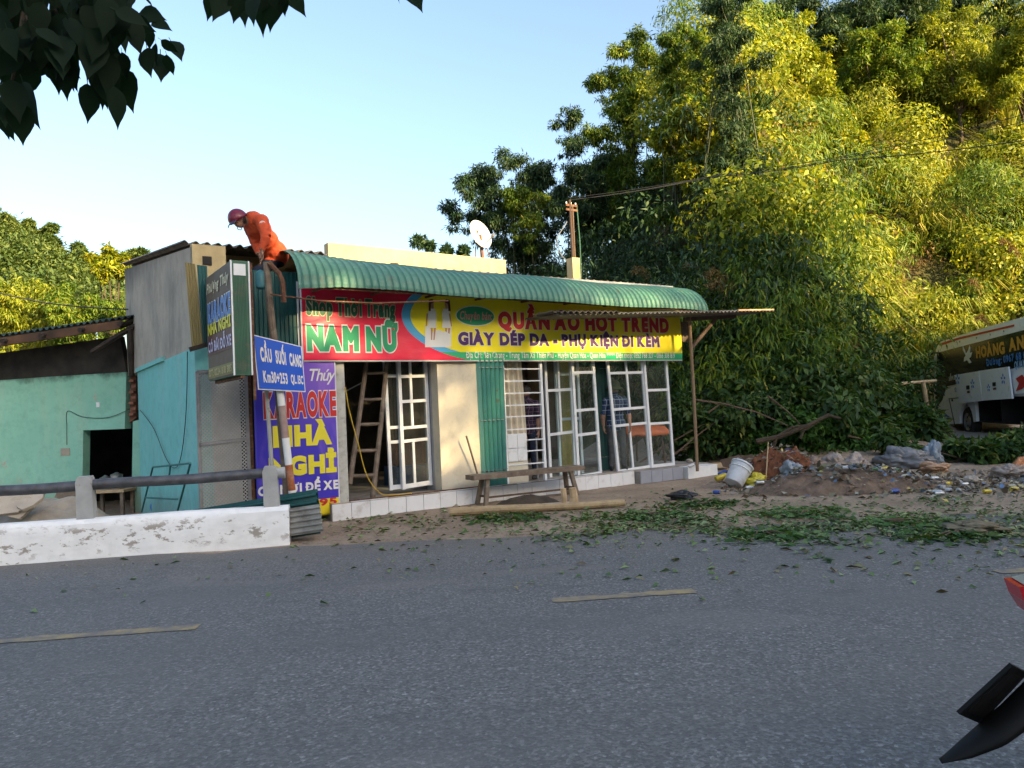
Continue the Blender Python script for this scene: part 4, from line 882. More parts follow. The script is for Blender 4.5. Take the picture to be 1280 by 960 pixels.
for k in range(3): MB().lathe([(.012, 0), (.02, .012), (.014, .024), (.02, .036), (.01, .05)], up_+FD*(-.1+k*.13)-ZZ*.1, ZZ, 10).build('insulator', m_white, t)
MB().tube([up_+FD*.2-ZZ*.1, up_+FD*.24-ZZ*.9, lo+FD*.25+ZZ*.3], .012, 5).build('conduit', m_green2, t)
MB().tube([up_-FD*.1-ZZ*.5, up_-FD*.42-ZZ*.9, up_-FD*.38-ZZ*1.2, up_-FD*.05-ZZ*1.5], .01, 5).build('loop_wire', m_steel, t)
def cable(pts, r, lab, sag=0):
    P = [Vector(p) for p in pts]; out = []
    for i in range(len(P)-1):
        for k in range(12): s = k/12; out.append(P[i].lerp(P[i+1], s)-ZZ*sag*4*s*(1-s))
    out.append(P[-1]); tag(MB().tube(out, r, 5).build('power_cable', m_black), lab, 'cable', 'overhead cables')
cable([up_, atd(880, 222, 18), atd(1050, 200, 15), atd(1330, 168, 12)], .009, 'thickest black cable from the iron pole across the lit hillside', .05)
cable([up_+ZZ*.05, atd(930, 212, 17.5), atd(1100, 186, 15), atd(1330, 128, 12)], .006, 'upper thin cable rising to the right edge across the hillside', .05)
cable([up_+FD*.05, atd(900, 219, 18.2), atd(1060, 196, 15.2), atd(1330, 140, 11.5)], .006, 'middle thin cable across the lit hillside', .05)
cable([atd(-60, 352, 15), atd(60, 379, 15.6), F(-1.8, 6.0, 2.9+.95)], .014, 'grey cable sagging over the old turquoise house roof', .02)

# ================================================================== PEOPLE
def bonep(mb, pts, rad, n=14): mb.tube(pts, rad, n)
def person(name, label, base, J, mats, headdir, headgear, vox=.011, arm_skin=True, shirt_to=.5, bulk=1.0):
    """J: joints in world space. One surface is grown round the skeleton, then clothed by region."""
    mb = MB(); sh = J['shoulder']; hips = J['hip']
    side = (J['shR']-J['shL']).normalized(); spine = (J['neck']-J['pelvis']).normalized(); front = side.cross(spine).normalized()*(-1 if side.cross(spine).dot(headdir) < 0 else 1)
    rot = Matrix((side, front, spine)).transposed()
    def E(c, r, R=rot): mb.ell(c, tuple(x*bulk for x in r), 18, 12, R)
    ch = J['pelvis'].lerp(J['neck'], .72); wa = J['pelvis'].lerp(J['neck'], .36)
    E(ch, (.19, .125, .19)); E(wa, (.165, .115, .2)); E(J['pelvis'], (.172, .125, .16)); E(J['pelvis'].lerp(J['neck'], .88), (.15, .1, .1))
    hd = J['head']; nb = J['neck']
    mb.tube([nb-spine*.03, nb.lerp(hd, .5), hd-(hd-nb)*.2], [.062, .055, .055], 12)
    hz = J['headup'].normalized(); hx = headdir.normalized(); hx = (hx-hz*hx.dot(hz)).normalized(); hy = hz.cross(hx); HR = Matrix((hy, hx, hz)).transposed()
    mb.ell(hd, (.075, .095, .118), 20, 16, HR, lambda q, d: Vector((q.x*(1-.28*max(0, -d.z)), q.y*(1-.1*max(0, -d.z))+(.012 if d.z < -.3 and d.y > .3 else 0), q.z)))
    mb.ell(hd+HR @ Vector((0, .098, -.012)), (.012, .02, .022), 8, 6, HR); mb.ell(hd+HR @ Vector((0, .085, -.052)), (.025, .012, .012), 8, 6, HR)
    for s in (-1, 1): mb.ell(hd+HR @ Vector((s*.075, -.005, -.01)), (.012, .022, .032), 8, 6, HR)
    arms = []
    for k in 'LR':
        S, El, W, Hn = J['sh'+k], J['el'+k], J['wr'+k], J['ha'+k]
        mb.tube([J['neck'].lerp(S, .45)-spine*.03, S, S.lerp(El, .5), El], [.07*bulk, .072*bulk, .058*bulk, .048*bulk], 12); mb.tube([El-(W-El)*.03, El.lerp(W, .35), W], [.047*bulk, .045*bulk, .033*bulk], 12)
        a = (Hn-W).normalized(); pn_ = J.get('palm'+k, front); pn_ = (pn_-a*pn_.dot(a)).normalized(); sd = a.cross(pn_)
        R3 = Matrix((sd, pn_, a)).transposed(); mb.ell(W+a*.05, (.042, .02, .062), 12, 8, R3)
        for i, (o, L) in enumerate(((-.03, .062), (-.01, .075), (.011, .07), (.031, .055))):
            b0 = W+a*.095+sd*o; mb.tube([b0-a*.03, b0+a*L*.45+pn_*.008, b0+a*L*.8+pn_*.03, b0+a*L*.95+pn_*.05], [.011, .0105, .0095, .008], 7)
        t0 = W+a*.03-sd*.03; mb.tube([t0, t0+a*.03-sd*.028+pn_*.012, t0+a*.062-sd*.034+pn_*.03], [.014, .012, .009], 7)
        arms.append((S, El, W, Hn))
    legs = []
    for k in 'LR':
        Hj, K, A_, T_ = J['hi'+k], J['kn'+k], J['an'+k], J['to'+k]
        mb.tube([Hj+spine*.06, Hj.lerp(K, .4), K], [.098, .088, .065], 14); mb.tube([K-(A_-K)*.05, K.lerp(A_, .35), A_], [.066, .064, .05], 14)
        d = (T_-A_); d.z = 0; d.normalize(); mb.tube([A_-d*.05-ZZ*.03, A_+d*.05-ZZ*.03, A_+d*.13-ZZ*.045, A_+d*.18-ZZ*.05], [.045, .048, .04, .022], 10)
        legs.append((Hj, K, A_))
    o = mb.build(name, None, loc=base)
    md = o.modifiers.new('r', 'REMESH'); md.mode = 'VOXEL'; md.voxel_size = vox; md.use_smooth_shade = True
    sm = o.modifiers.new('s', 'SMOOTH'); sm.iterations = 3; sm.factor = .5
    bpy.context.view_layer.update(); me = bpy.data.meshes.new_from_object(o.evaluated_get(bpy.context.evaluated_depsgraph_get())); o.modifiers.clear(); o.data = me; me.name = name
    nrm_ = [vv.normal.copy() for vv in me.vertices]
    for vi, vv in enumerate(me.vertices):             # folds of the cloth
        p = vv.co+Vector(base)
        if (p-hd).length > .16 and min((p-J['haL']).length, (p-J['haR']).length, (p-J['wrL']).length, (p-J['wrR']).length) > .11: vv.co += nrm_[vi]*(.011*noise.noise(p*7+Vector((0, 0, p.z*6)))+.007*(1-2*abs(noise.noise(p*14))))
    me.materials.clear()
    for m in mats: me.materials.append(m)                                # 0 shirt 1 trousers 2 skin 3 shoes
    b = Vector(base)
    def dseg(p, a, c): 
        ac = c-a; s = max(0, min(1, (p-a).dot(ac)/ac.length_squared)); return (p-(a+ac*s)).length, s
    for pl_ in me.polygons:
        p = pl_.center+b; best = (1e9, 0)
        for (S, El, W, Hn) in arms:
            d, s = dseg(p, S, El); best = min(best, (d-.06, 0 if s < shirt_to*2 or not arm_skin else 2)); d, s = dseg(p, El, W); best = min(best, (d-.045, 2 if arm_skin else (0 if s < .93 else 2))); d, s = dseg(p, W, Hn); best = min(best, (d-.035, 2))
        d, s = dseg(p, nb+(hd-nb)*.25, hd); best = min(best, (d-.1, 2))
        d, s = dseg(p, J['pelvis']-spine*.02, J['neck']); best = min(best, (d-.16, 0))
        for (Hj, K, A_) in legs:
            d, s = dseg(p, Hj-ZZ*.1 if Hj.z-K.z > .2 else Hj, K); best = min(best, (d-.09, 1)); d, s = dseg(p, K, A_); best = min(best, (d-.06, 1 if s < .96 else 3))
            if (p-A_).z < -.005 and (p-A_).length < .28: best = (-1, 3)
        pl_.material_index = best[1]
    tag(o, label, 'person')
    # eyes, brows and mouth
    dk = m_black
    f = MB()
    for s in (-1, 1):
        f.ell(hd+HR @ Vector((s*.03, .086, .008)), (.011, .008, .006), 8, 6, HR); f.ell(hd+HR @ Vector((s*.031, .09, .026)), (.016, .007, .004), 8, 6, HR)
    f.build('eyes', dk, o); MB().ell(hd+HR @ Vector((0, .092, -.055)), (.02, .008, .004), 8, 6, HR).build('mouth', mat('lips', (.25, .09, .07), (.2, .07, .06), 5, .6), o)
    def shell(r, z0, grow=(1, 1, 1)):                # a cap of hair or helmet over the skull
        q = MB(); base_ = 0; n, m_ = 24, 10
        for i in range(m_+1):
            th = (math.pi/2+z0)*i/m_
            for k2 in range(n):
                ph = 2*math.pi*k2/n; q.v.append(hd+HR @ Vector((r[0]*math.sin(th)*math.cos(ph), r[1]*math.sin(th)*math.sin(ph)-.008, .012+r[2]*math.cos(th))))
        for i in range(m_):
            for k2 in range(n): a, b2 = i*n+k2, i*n+(k2+1) % n; q.f.append((a, a+n, b2+n, b2))
        return q
    headgear(o, hd, HR, shell); return o
m_skin = mat('skin', (.36, .2, .135), (.32, .17, .11), 8, .55, bmp=.05); m_shoe = mat('dark_shoes', (.03, .03, .035), (.05, .045, .04), 8, .6)
m_jean = mat('dark_jeans', (.02, .028, .05), (.03, .04, .07), 14, .9); m_grey_tr = mat('grey_trousers', (.11, .11, .115), (.085, .085, .09), 9, .9)
m_orange = mat('orange_workwear', (.64, .09, .028), (.54, .07, .022), 5, .8, bmp=.6, bscale=9, bdist=.03)
m_hair = mat('black_hair', (.012, .01, .009), (.02, .017, .015), 20, .5)
def hair_only(o, hd, HR, shell):
    q = shell((.083, .104, .124), -.05); s_ = q.build('hair', m_hair, o, smooth='all')
    MB().ell(hd+HR @ Vector((0, -.03, .03)), (.082, .082, .1), 16, 12, HR).build('hair_back', m_hair, o, smooth='all')
def maroon_helmet(o, hd, HR, shell):
    mm = mat('maroon_helmet', (.16, .012, .035), (.13, .01, .03), 2, .3, bmp=0)
    q = shell((.125, .145, .15), .12); h = q.build('helmet', mm, o, smooth='all'); z = h.modifiers.new('t', 'SOLIDIFY'); z.thickness = .012
    v = MB(); v.grid(lambda a, b: hd+HR @ Vector(((a-.5)*.2*(1-.25*b), .125+.075*b-.05*abs(a-.5), .035-.03*b-.1*(a-.5)**2)), 10, 4); vv = v.build('visor', mat('dark_visor', (.03, .02, .05), (.04, .03, .06), 3, .25), o, smooth='all'); z = vv.modifiers.new('t', 'SOLIDIFY'); z.thickness = .006
    for s in (-1, 1): MB().tube([hd+HR @ Vector((s*.098, .0, -.02)), hd+HR @ Vector((s*.07, .05, -.1)), hd+HR @ Vector((0, .07, -.13))], .006, 5).build('chin_strap', m_black, o)
    MB().ell(hd+HR @ Vector((0, -.03, .0)), (.085, .085, .1), 16, 12, HR).build('hair', m_hair, o, smooth='all')
def green_helmet(o, hd, HR, shell):
    mm = mat('olive_sun_helmet', (.05, .06, .025), (.04, .05, .02), 4, .8)
    MB().lathe([(.175, -.012), (.165, .0), (.12, .03), (.108, .05), (.1, .1), (.075, .14), (.03, .155), (0, .157)], hd+HR @ Vector((0, 0, .035)), HR @ Vector((0, .08, 1)), 28, True).build('sun_helmet', mm, o, smooth='all')
    MB().ell(hd+HR @ Vector((0, -.03, .0)), (.083, .08, .09), 16, 12, HR).build('hair', m_hair, o, smooth='all')
def standing(base, face, armL, armR, h=1.66):
    """upright joints; face = horizontal facing; arms: list of (forward, side, down) offsets elbow and wrist"""
    k = h/1.7; f = Vector(face).normalized(); r = Vector((f.y, -f.x, 0)); b = Vector(base)
    def P(s, fo, z): return b+r*s*k+f*fo*k+ZZ*z*k
    J = dict(pelvis=P(0, 0, .95), neck=P(0, .0, 1.44), head=P(0, .03, 1.585), headup=Vector((0, 0, 1))+f*.08, shoulder=1, hip=1)
    for n_, s in (('L', -1), ('R', 1)):
        J['sh'+n_] = P(s*.185, 0, 1.385); ar = armL if s < 0 else armR
        J['el'+n_] = P(s*(.185+ar[0][1]), ar[0][0], 1.385-ar[0][2]); J['wr'+n_] = P(s*(.185+ar[1][1]), ar[1][0], 1.385-ar[1][2])
        d = (J['wr'+n_]-J['el'+n_]).normalized(); J['ha'+n_] = J['wr'+n_]+d*.17*k; J['palm'+n_] = r*(-s)+f*.3
        J['hi'+n_] = P(s*.095, 0, .9); J['kn'+n_] = P(s*.11, .03, .49); J['an'+n_] = P(s*.12, -.01, .085); J['to'+n_] = P(s*.15, .2, .03)
    return J
q = fuw(663, 602, .38); pb0 = F(q[0], .38, FL); fc = (CAM-pb0); fc.z = 0; fc = fc.normalized()
sh1 = plaid('purple_plaid', (.045, .022, .05), (.2, .13, .17), (.015, .012, .025), 13)
person('person', 'man in dark purple plaid shirt and jeans standing behind the barred window', pb0, standing(pb0, fc+Vector((-.5, 0, 0)), ((.03, .06, .28), (.08, .07, .5)), ((.02, .07, .28), (.12, .06, .52)), 1.66), (sh1, m_jean, m_skin, m_shoe), fc+Vector((-.9, 0, -.35)), hair_only)
q = fuw(773, 592, .3); pb0 = F(q[0], .3, FL); sh2 = plaid('blue_plaid', (.03, .06, .16), (.4, .45, .55), (.015, .03, .08), 10)
person('person', 'man in blue plaid shirt and olive sun helmet between the glazed doors', pb0, standing(pb0, fc, ((.02, .07, .28), (.08, .08, .5)), ((.0, .07, .28), (.06, .07, .5)), 1.66), (sh2, m_grey_tr, m_skin, m_shoe), fc+Vector((.25, 0, -.2)), green_helmet)
# the worker bending over on the roof; joints read from the photograph at the depth of the panel
def W(x, y, v): return fp(x, y, v)
VW = .22
J = dict(pelvis=W(344, 317, VW+.1), neck=W(313, 272, VW-.12), head=W(298, 275, VW-.2), headup=(W(285, 262, VW-.2)-W(299, 281, VW-.2)), shoulder=1, hip=1)
J['shL'] = W(314, 279, VW+.08); J['shR'] = W(327, 276, VW-.36)
J['elL'] = W(317, 300, VW+.0); J['wrL'] = W(324, 318, VW-.12); J['haL'] = W(327, 328, VW-.14)
J['elR'] = W(333, 296, VW-.44); J['wrR'] = W(327, 313, VW-.4); J['haR'] = W(329, 325, VW-.4)
for k, dv in (('L', .12), ('R', -.1)):
    J['hi'+k] = W(346, 326, VW+.15+dv); J['kn'+k] = J['hi'+k]+Vector((-.28, -.18, -.2)); J['an'+k] = J['hi'+k]+Vector((.0, .1, -.52)); J['to'+k] = J['an'+k]+Vector((-.2, -.14, -.05))
wbase = F(*(lambda P: ((P-FO).dot(FD), (P-FO).dot(FN), P.z))((J['anL']+J['anR'])/2-ZZ*.09))
wk = person('person', 'worker in orange overalls and maroon helmet bending over the roof edge', wbase, J, (m_orange, m_jean, m_skin, m_shoe), Vector((-.5, -.72, -.45)), maroon_helmet, arm_skin=False, bulk=1.38)
# white badge on the sleeve
c = J['shR'].lerp(J['elR'], .2); n_ = (CAM-c).normalized(); MB().lathe([(.045, 0), (.045, .004)], c+n_*.075, n_, 16).build('sleeve_badge', m_white, wk)
# platform he stands on
t = thing('plank_platform', 'dark planks behind the teal panel that carry the worker', 'platform', wbase)
for k in range(3): MB().obox(wbase+Vector((0, 0, -.02))+FN*(k-1)*.24, FD*.75, FN*.11, ZZ*.018).build('plank', m_burnt, t)
for s in (-1, 1): MB().bar(wbase+FD*.6*s+FN*-.1-ZZ*.04, wbase+FD*.6*s-FN*.1-ZZ*(wbase.z-.0), .07, .07, FN).build('leg', m_burnt, t)

# ================================================================== BUS
W0 = gr(1208, 541); BD = Vector((-.2, -1, 0)).normalized(); BN = Vector((1, -.2, 0)).normalized()     # length from nose to tail, and from left side inwards
def bp(x, y, off=0): return onp(x, y, W0, BN)+BN*(-off)
def bq(x, y): P = bp(x, y)-W0; return P.dot(BD), P.z
def BQ(a, z, off=0): return W0+BD*a+ZZ*z-BN*off
bus = thing('coach_bus', 'white coach with black windows and open luggage doors parked by the hill', 'bus', W0)
m_bus = mat('bus_white', (.86, .87, .9), (.82, .83, .86), 2, .3, bmp=0, dirt=(.5, .46, .42), dscale=3, dlo=.62, dhi=.9); m_busglass = mat('bus_black_glass', (.012, .012, .014), (.016, .016, .018), 2, .12, bmp=0, spec=.22)
WD = 2.45; aR = 10.2
front = [bq(1172, 432), bq(1169, 440), bq(1168.5, 470), bq(1170, 500), bq(1172, 520), bq(1178, 531)]
rf_ = [bq(1176, 427), bq(1200, 419), bq(1240, 407), bq(1280, 396)]
zt = rf_[-1][1]; a28 = rf_[-1][0]
outline = front+[(bq(1196, 535)[0], bq(1196, 535)[1])]
aw0, zw = bq(1208, 527)                                # axle
arch = [(aw0+.62*math.cos(math.pi-math.pi*k/10), max(.3, zw+.62*math.sin(math.pi*k/10))) for k in range(11)]
bay0 = bq(1219, 502); 
low = .42
poly_ = front[::-1]                                    # from the bottom of the nose upwards
poly_ = poly_+[p for p in rf_]+[(aR, zt+.02), (aR+.12, zt-.3), (aR+.15, low)]
poly_ += [(6.6, low), (6.6, .45)]+[(6.1+.55*math.cos(math.pi*k/8)-.0, .5+.5*math.sin(math.pi*k/8)) for k in range(9)]+[(5.4, low)]
poly_ += [(4.9, low), (4.9, 1.22), (aw0+.85, 1.22), (aw0+.85, low)]
poly_ += arch[::-1]
poly_ += [(aw0-.63, .3)]
MB().prism([BQ(a, z) for a, z in poly_], BN*.1).build('side_panel', m_bus, bus)
roofp = front[::-1]+rf_+[(aR, zt+.02), (aR+.12, zt-.3), (aR+.15, low)]
MB().prism([BQ(a, z, -.1) for a, z in [(front[3][0]+.05, 1.22)]+[p for p in roofp if p[1] > 1.22]+[(aR+.15, 1.22)]], BN*(WD-.2)).build('body_shell', m_bus, bus)
MB().prism([BQ(a, z, -WD+.1) for a, z in roofp], BN*.1).build('side_panel', m_bus, bus)
mb = MB(); mb.prism([BQ(a, z, -.12) for a, z in ((front[-1][0], .4), (front[-1][0], 1.2), (aw0-.7, 1.2), (aw0-.7, .4))], BN*(WD-.24)); mb.build('front_body', m_bus, bus)
mb = MB(); mb.prism([BQ(a, z, -.12) for a, z in ((5.5, .5), (5.5, 1.2), (aR, 1.2), (aR, .5))], BN*(WD-.24)); mb.build('rear_body', m_bus, bus)
MB().prism([BQ(a, z, -1.5) for a, z in ((aw0+.75, .4), (4.95, .4), (4.95, 1.2), (aw0+.75, 1.2))], BN*.05).build('luggage_bay_back', m_black, bus)
MB().prism([BQ(a, z, -.1) for a, z in ((aw0+.75, .38), (4.95, .38), (4.95, .42), (aw0+.75, .42))], BN*1.4).build('luggage_floor', m_black, bus)  # bay parts are coloured black in place of the shade inside
MB().prism([BQ(aw0+.74, .38, -.1), BQ(aw0+.8, .38, -.1), BQ(aw0+.8, 1.22, -.1), BQ(aw0+.74, 1.22, -.1)], BN*2.2).build('luggage_bay_front', m_black, bus)
for a in (2.6,): MB().prism([BQ(a, .42, -.12), BQ(a+.07, .42, -.12), BQ(a+.07, 1.2, -.12), BQ(a, 1.2, -.12)], BN*1.3).build('bay_divider', m_black, bus)
# black window band with raked lower front corner
wp = [(1171.5, 441), (1280, 412.5), (1330, 397), (1330, 446), (1280, 458), (1272, 459), (1232, 470), (1206, 475), (1185, 480), (1182, 488), (1178, 500), (1171.5, 509), (1169.8, 470)]
MB().prism([bp(x, y, .004) for x, y in wp], BN*-.006).build('window_band', m_busglass, bus)
MB().prism([bp(x, y, .012) for x, y in ((1183, 479), (1203, 474.5), (1203, 478.5), (1183, 483))], BN*-.01).build('grab_slot', m_black, bus)
MB().prism([bp(x, y, .005) for x, y in ((1173, 430), (1200, 421.5), (1268, 405.5), (1268, 408), (1200, 424), (1176, 432))], BN*-.006).build('red_stripe', p_red, bus)
for px in (1200, 1221, 1238, 1255): c = bp(px, 424-(px-1200)*.235+3, .004); MB().lathe([(.03, 0), (.03, .012)], c, -BN, 10).build('rivet', m_steel, bus)
MB().prism([BQ(a, z, -.4) for a, z in (bq(1203, 419), bq(1210, 413), bq(1230, 408), bq(1231, 410.5))], BN*1.6).build('air_conditioner', m_steel, bus)
MB().prism([bp(x, y, .003) for x, y in ((1186, 498), (1186.8, 498), (1194, 531), (1193, 531))], BN*-.004).build('panel_gap', m_black, bus)
MB().prism([bp(x, y, .003) for x, y in ((1186, 498), (1208, 496), (1208, 496.8), (1186, 498.8))], BN*-.004).build('panel_gap', m_black, bus)
MB().prism([bp(1190, 501.5, .005)+v for v in (BD*0, BD*.12, BD*.12+ZZ*.07, ZZ*.07)], BN*-.012).build('side_lamp', m_black, bus)
# opened luggage doors hanging out in front of the side
def panel(nm, pts, off, m, th=.05, par=None): return MB().prism([bp(x, y, off) for x, y in pts], BN*-th).build(nm, m, par or bus)
d1 = panel('luggage_door', [(1200, 468.5), (1230.5, 463.5), (1235.5, 500.5), (1206, 504)], .12, m_bus); d2 = panel('luggage_door', [(1231.2, 463.2), (1268, 458), (1273, 498), (1236, 500.3)], .12, m_bus)
d3 = panel('luggage_door', [(1268, 470), (1330, 462), (1333, 492), (1272, 492)], .03, m_bus)
panel('red_mark', [(1274, 473), (1282, 468), (1290, 478), (1282, 486), (1274, 489), (1278, 479)], .09, p_red, .004, d3)
for (px, py, par) in ((1217, 484, d1), (1250.5, 480, d2)): panel('door_latch', [(px-1.8, py-2.3), (px+2, py-2.7), (px+2.2, py+2), (px-1.6, py+2.4)], .175, m_black, .01, par); panel('latch_badge', [(px-1, py+4.5), (px+2.5, py+4), (px+2.5, py+6.5), (px-1, py+7)], .175, m_rust, .006, par)
def flower(px, py, r, par, off):
    c = bp(px, py, off); mb = MB()
    for k in range(5):
        a = 2*math.pi*k/5+.3; d = BD*math.cos(a)+ZZ*math.sin(a); e = -BD*math.sin(a)+ZZ*math.cos(a); mb.prism([c+d*r*.25, c+d*r*.7+e*r*.25, c+d*r, c+d*r*.7-e*r*.25], BN*-.004)
    mb.build('flower_print', p_blue, par)
for px, py, r, par, off in ((1204, 474, .2, d1, .175), (1223, 479.5, .17, d1, .175), (1243.5, 484.5, .13, d2, .175), (1262, 473.5, .17, d2, .175), (1194.5, 487, .1, bus, .006)): flower(px, py, r, par, off)
panel('blue_mark', [(1200, 484), (1201.5, 482), (1202.5, 490), (1201, 491)], .006, p_blue, .004); panel('blue_mark', [(1178, 521.5), (1183, 518), (1189, 522.3), (1183, 520.5)], .006, p_blue, .004); panel('blue_mark', [(1179.5, 516), (1181, 513), (1182, 519)], .006, p_blue, .004)
# white emblem and lettering on the glass
panel('emblem', [(1204, 432), (1206.5, 437), (1208, 442), (1211, 438), (1212.5, 432), (1214, 434), (1213, 441), (1216, 440), (1214.5, 446), (1212, 448), (1215, 453), (1212, 454), (1209.5, 450), (1205.5, 452), (1206, 447), (1208, 444), (1204.5, 438)], .016, p_white, .004)
def bmap_(x0, y0, x1, y1):
    P0, P1 = bp(x0, y0), bp(x1, y1); e = (P1-P0)
    return lambda x, y, off: P0+e*x+ZZ*y-BN*(off+.012)
def btx(s, x0, y0, x1, y1, cap, m, mo, bold=.04, edge=.03): text2(bus, s, 0, 1, 0, cap, bmap_(x0, y0, x1, y1), m, mo, .003, bold, edge)
btx('HOÀNG', 1221, 447, 1257, 441, .32, p_orange, None, .06); btx('ANH', 1263, 438.5, 1291, 432.5, .34, p_orange, None, .06)
btx('Đường: 0967 68 68', 1234, 457.5, 1287, 447, .2, p_blue, None, .04); btx('QUAN HÓA', 1269, 461, 1296, 455, .2, flatm('print_pale_blue', (.3, .5, .8)), None, .04)
btx('SẦM SƠN', 1187, 476, 1199.5, 473, .15, p_white, None, .04)
for px, off_ in ((1172.5, .1),):
    c = bp(1169, 447, .2); MB().ell(c-ZZ*.05, (.09, .14, .24), 14, 10).build('wing_mirror', m_black, bus, smooth='all'); MB().tube([bp(1173, 441, .0), bp(1170, 441, .12), c], .03, 6).build('mirror_arm', m_black, bus)
def wheel(a, z):
    c = BQ(a, z, -.04); w = MB().lathe([(.3, 0), (.46, .0), (.505, .04), (.505, .24), (.46, .28), (.3, .28)], c, BN, 32, False).build('wheel', mat('tyre', (.025, .024, .024), (.035, .033, .032), 8, .9), bus, smooth=True)
    MB().lathe([(.3, -.01), (.3, .02), (.24, .06), (.15, .07), (.12, .03), (.06, .02), (0, .02)], c, BN, 24, False).build('rim', m_pot, w, smooth=True)
    for k in range(8):
        ang = 2*math.pi*k/8; q = c+BD*.21*math.cos(ang)+ZZ*.21*math.sin(ang)+BN*.055; MB().lathe([(.035, 0), (.035, .012)], q, -BN, 8).build('rim_hole', m_black, w)
wheel(aw0, zw); wheel(6.1, .5)
panel('windscreen_edge', [(1168.4, 445), (1170.4, 445), (1170.6, 505), (1172, 520), (1170.5, 512), (1168.6, 495)], .01, m_white, .01)
# concrete apron under the bus
mb = MB(); pts = [gr(1185, 548), gr(1212, 556), gr(1290, 562), Vector((24, 17, 0)), Vector((24, 30, 0)), Vector((14.6, 28.4, 0))]
mb.prism([Vector((p.x, p.y, -.08)) for p in pts], (0, 0, .115)); o = mb.build('apron', m_slab); struct(o)

# ================================================================== BAMBOO RAIL BY THE HILL
t = thing('bamboo_rail', 'rough bamboo rail on two posts in front of the hill', 'fence', gr(1091, 530))
yf = 22.3
MB().tube([atd(1076, 485.5, yf), atd(1120, 480, yf), atd(1170, 476, yf+.3)], .045, 8, wob=.08).build('rail', m_bamboo, t)
for x0, y0, x1, y1 in ((1089, 479, 1091, 545), (1154, 477, 1165, 545)): MB().tube([atd(x0, y0, yf-.05), atd(x1, y1, yf-.05)], .06, 8, wob=.08).build('post', m_bamboo, t)

# ================================================================== MOTORBIKE TAIL, NEAR RIGHT
mk = thing('motorbike', 'motorbike with red tail light and black rear mudguard at the right edge', 'motorbike', (2.75, 2.75, 0))
def mp(x, y, Y): return atd(x, y, Y)
m_mud = mat('black_mudguard', (.003, .003, .003), (.005, .005, .005), 4, .6, bmp=.1, spec=.2); m_red = mat('red_plastic', (.45, .01, .02), (.4, .01, .02), 2, .2, bmp=0)
Y0 = 2.62
gx = [(1172, 950), (1200, 924), (1224, 906), (1250, 884), (1290, 850), (1340, 800), (1340, 866), (1295, 884), (1268, 908), (1240, 928), (1205, 944), (1178, 952)]
mb = MB(); n = 6
cl = [(1175, 951), (1205, 934), (1235, 914), (1262, 893), (1295, 862), (1345, 815)]; wd = [.002, .028, .04, .044, .05, .06]
pts = [mp(x, y, Y0) for x, y in cl]; sidev = Vector((.25, .97, 0)).normalized()
def guard(a, b):
    k = a*(len(pts)-1); i = min(int(k), len(pts)-2); f = k-i; p = pts[i].lerp(pts[i+1], f); w = wd[i]*(1-f)+wd[i+1]*f; d = (pts[i+1]-pts[i]).normalized(); nrm = d.cross(sidev).normalized()
    ph = math.pi*b; return p+nrm*w*(math.sin(ph)*1.4-.7)+sidev*.075*(.25+.75*min(1, a*2.2))*math.cos(ph)
mb.grid(guard, 20, 12); o = mb.build('rear_mudguard', m_mud, mk, smooth='all'); z = o.modifiers.new('t', 'SOLIDIFY'); z.thickness = .006
pq = [mp(1199, 893, Y0-.1), mp(1266, 832, Y0-.16), mp(1285, 842, Y0+.06), mp(1226, 905, Y0+.08)]
nn_ = (pq[1]-pq[0]).cross(pq[3]-pq[0]).normalized()
pl_ = MB().prism(pq, nn_*.012).build('plate_holder', m_mud, mk)
MB().prism([pq[0].lerp(pq[2], .1)-nn_*.004, pq[1].lerp(pq[3], .1)-nn_*.004, pq[2].lerp(pq[0], .1)-nn_*.004, pq[3].lerp(pq[1], .1)-nn_*.004], nn_*.003).build('plate_back', mat('plate_steel', (.006, .006, .006), (.01, .009, .009), 8, .6, spec=.2), mk)
tl = [mp(1264, 728, Y0), mp(1278, 727, Y0), mp(1320, 735, Y0), mp(1320, 790, Y0), mp(1282, 764, Y0), mp(1270, 745, Y0)]
MB().prism([p-sidev*.07 for p in tl], sidev*.14).build('tail_light', m_red, mk)
MB().prism([p-sidev*.06 for p in [mp(1272, 726, Y0), mp(1330, 712, Y0), mp(1330, 734, Y0), mp(1279, 731, Y0)]], sidev*.12).build('chrome_trim', m_pot, mk)
bw = mp(1500, 1010, Y0+.1); cx = 3.0; wy = Y0+.05; fx = Vector((1, .02, 0)).normalized()
def mwheel(c):
    w = MB().lathe([(.22, -.04), (.28, -.045), (.3, 0), (.28, .045), (.22, .04)], c, Vector((0, 1, 0)), 30, False).build('wheel', mat('tyre', (.03, .03, .03)), mk, smooth=True)
    MB().lathe([(.21, -.02), (.225, -.03), (.225, .03), (.21, .02)], c, Vector((0, 1, 0)), 30, False).build('rim', m_pot, w)
    for k in range(10): a = 2*math.pi*k/10; MB().tube([c, c+Vector((math.cos(a)*.215, 0, math.sin(a)*.215))], .006, 5).build('spoke', m_pot, w)
rw = Vector((pts[-1].x+.33, wy, .29)); fwh = rw+Vector((1.24, 0, 0)); mwheel(rw); mwheel(fwh)
bod = [(0-.42, .72), (-.3, .82), (.1, .8), (.35, .66), (.55, .5), (.8, .62), (1.0, .95), (1.06, .95), (.95, .6), (.75, .38), (.4, .3), (.1, .42), (-.2, .6)]
MB().prism([rw+Vector((a, -.09, z-.29)) for a, z in bod], (0, .18, 0)).build('body', m_red, mk); 
MB().prism([rw+Vector((a, -.11, z-.29)) for a, z in ((-.4, .8), (-.35, .85), (.1, .83), (.4, .74), (.35, .68), (.1, .78))], (0, .22, 0)).build('seat', m_black, mk)
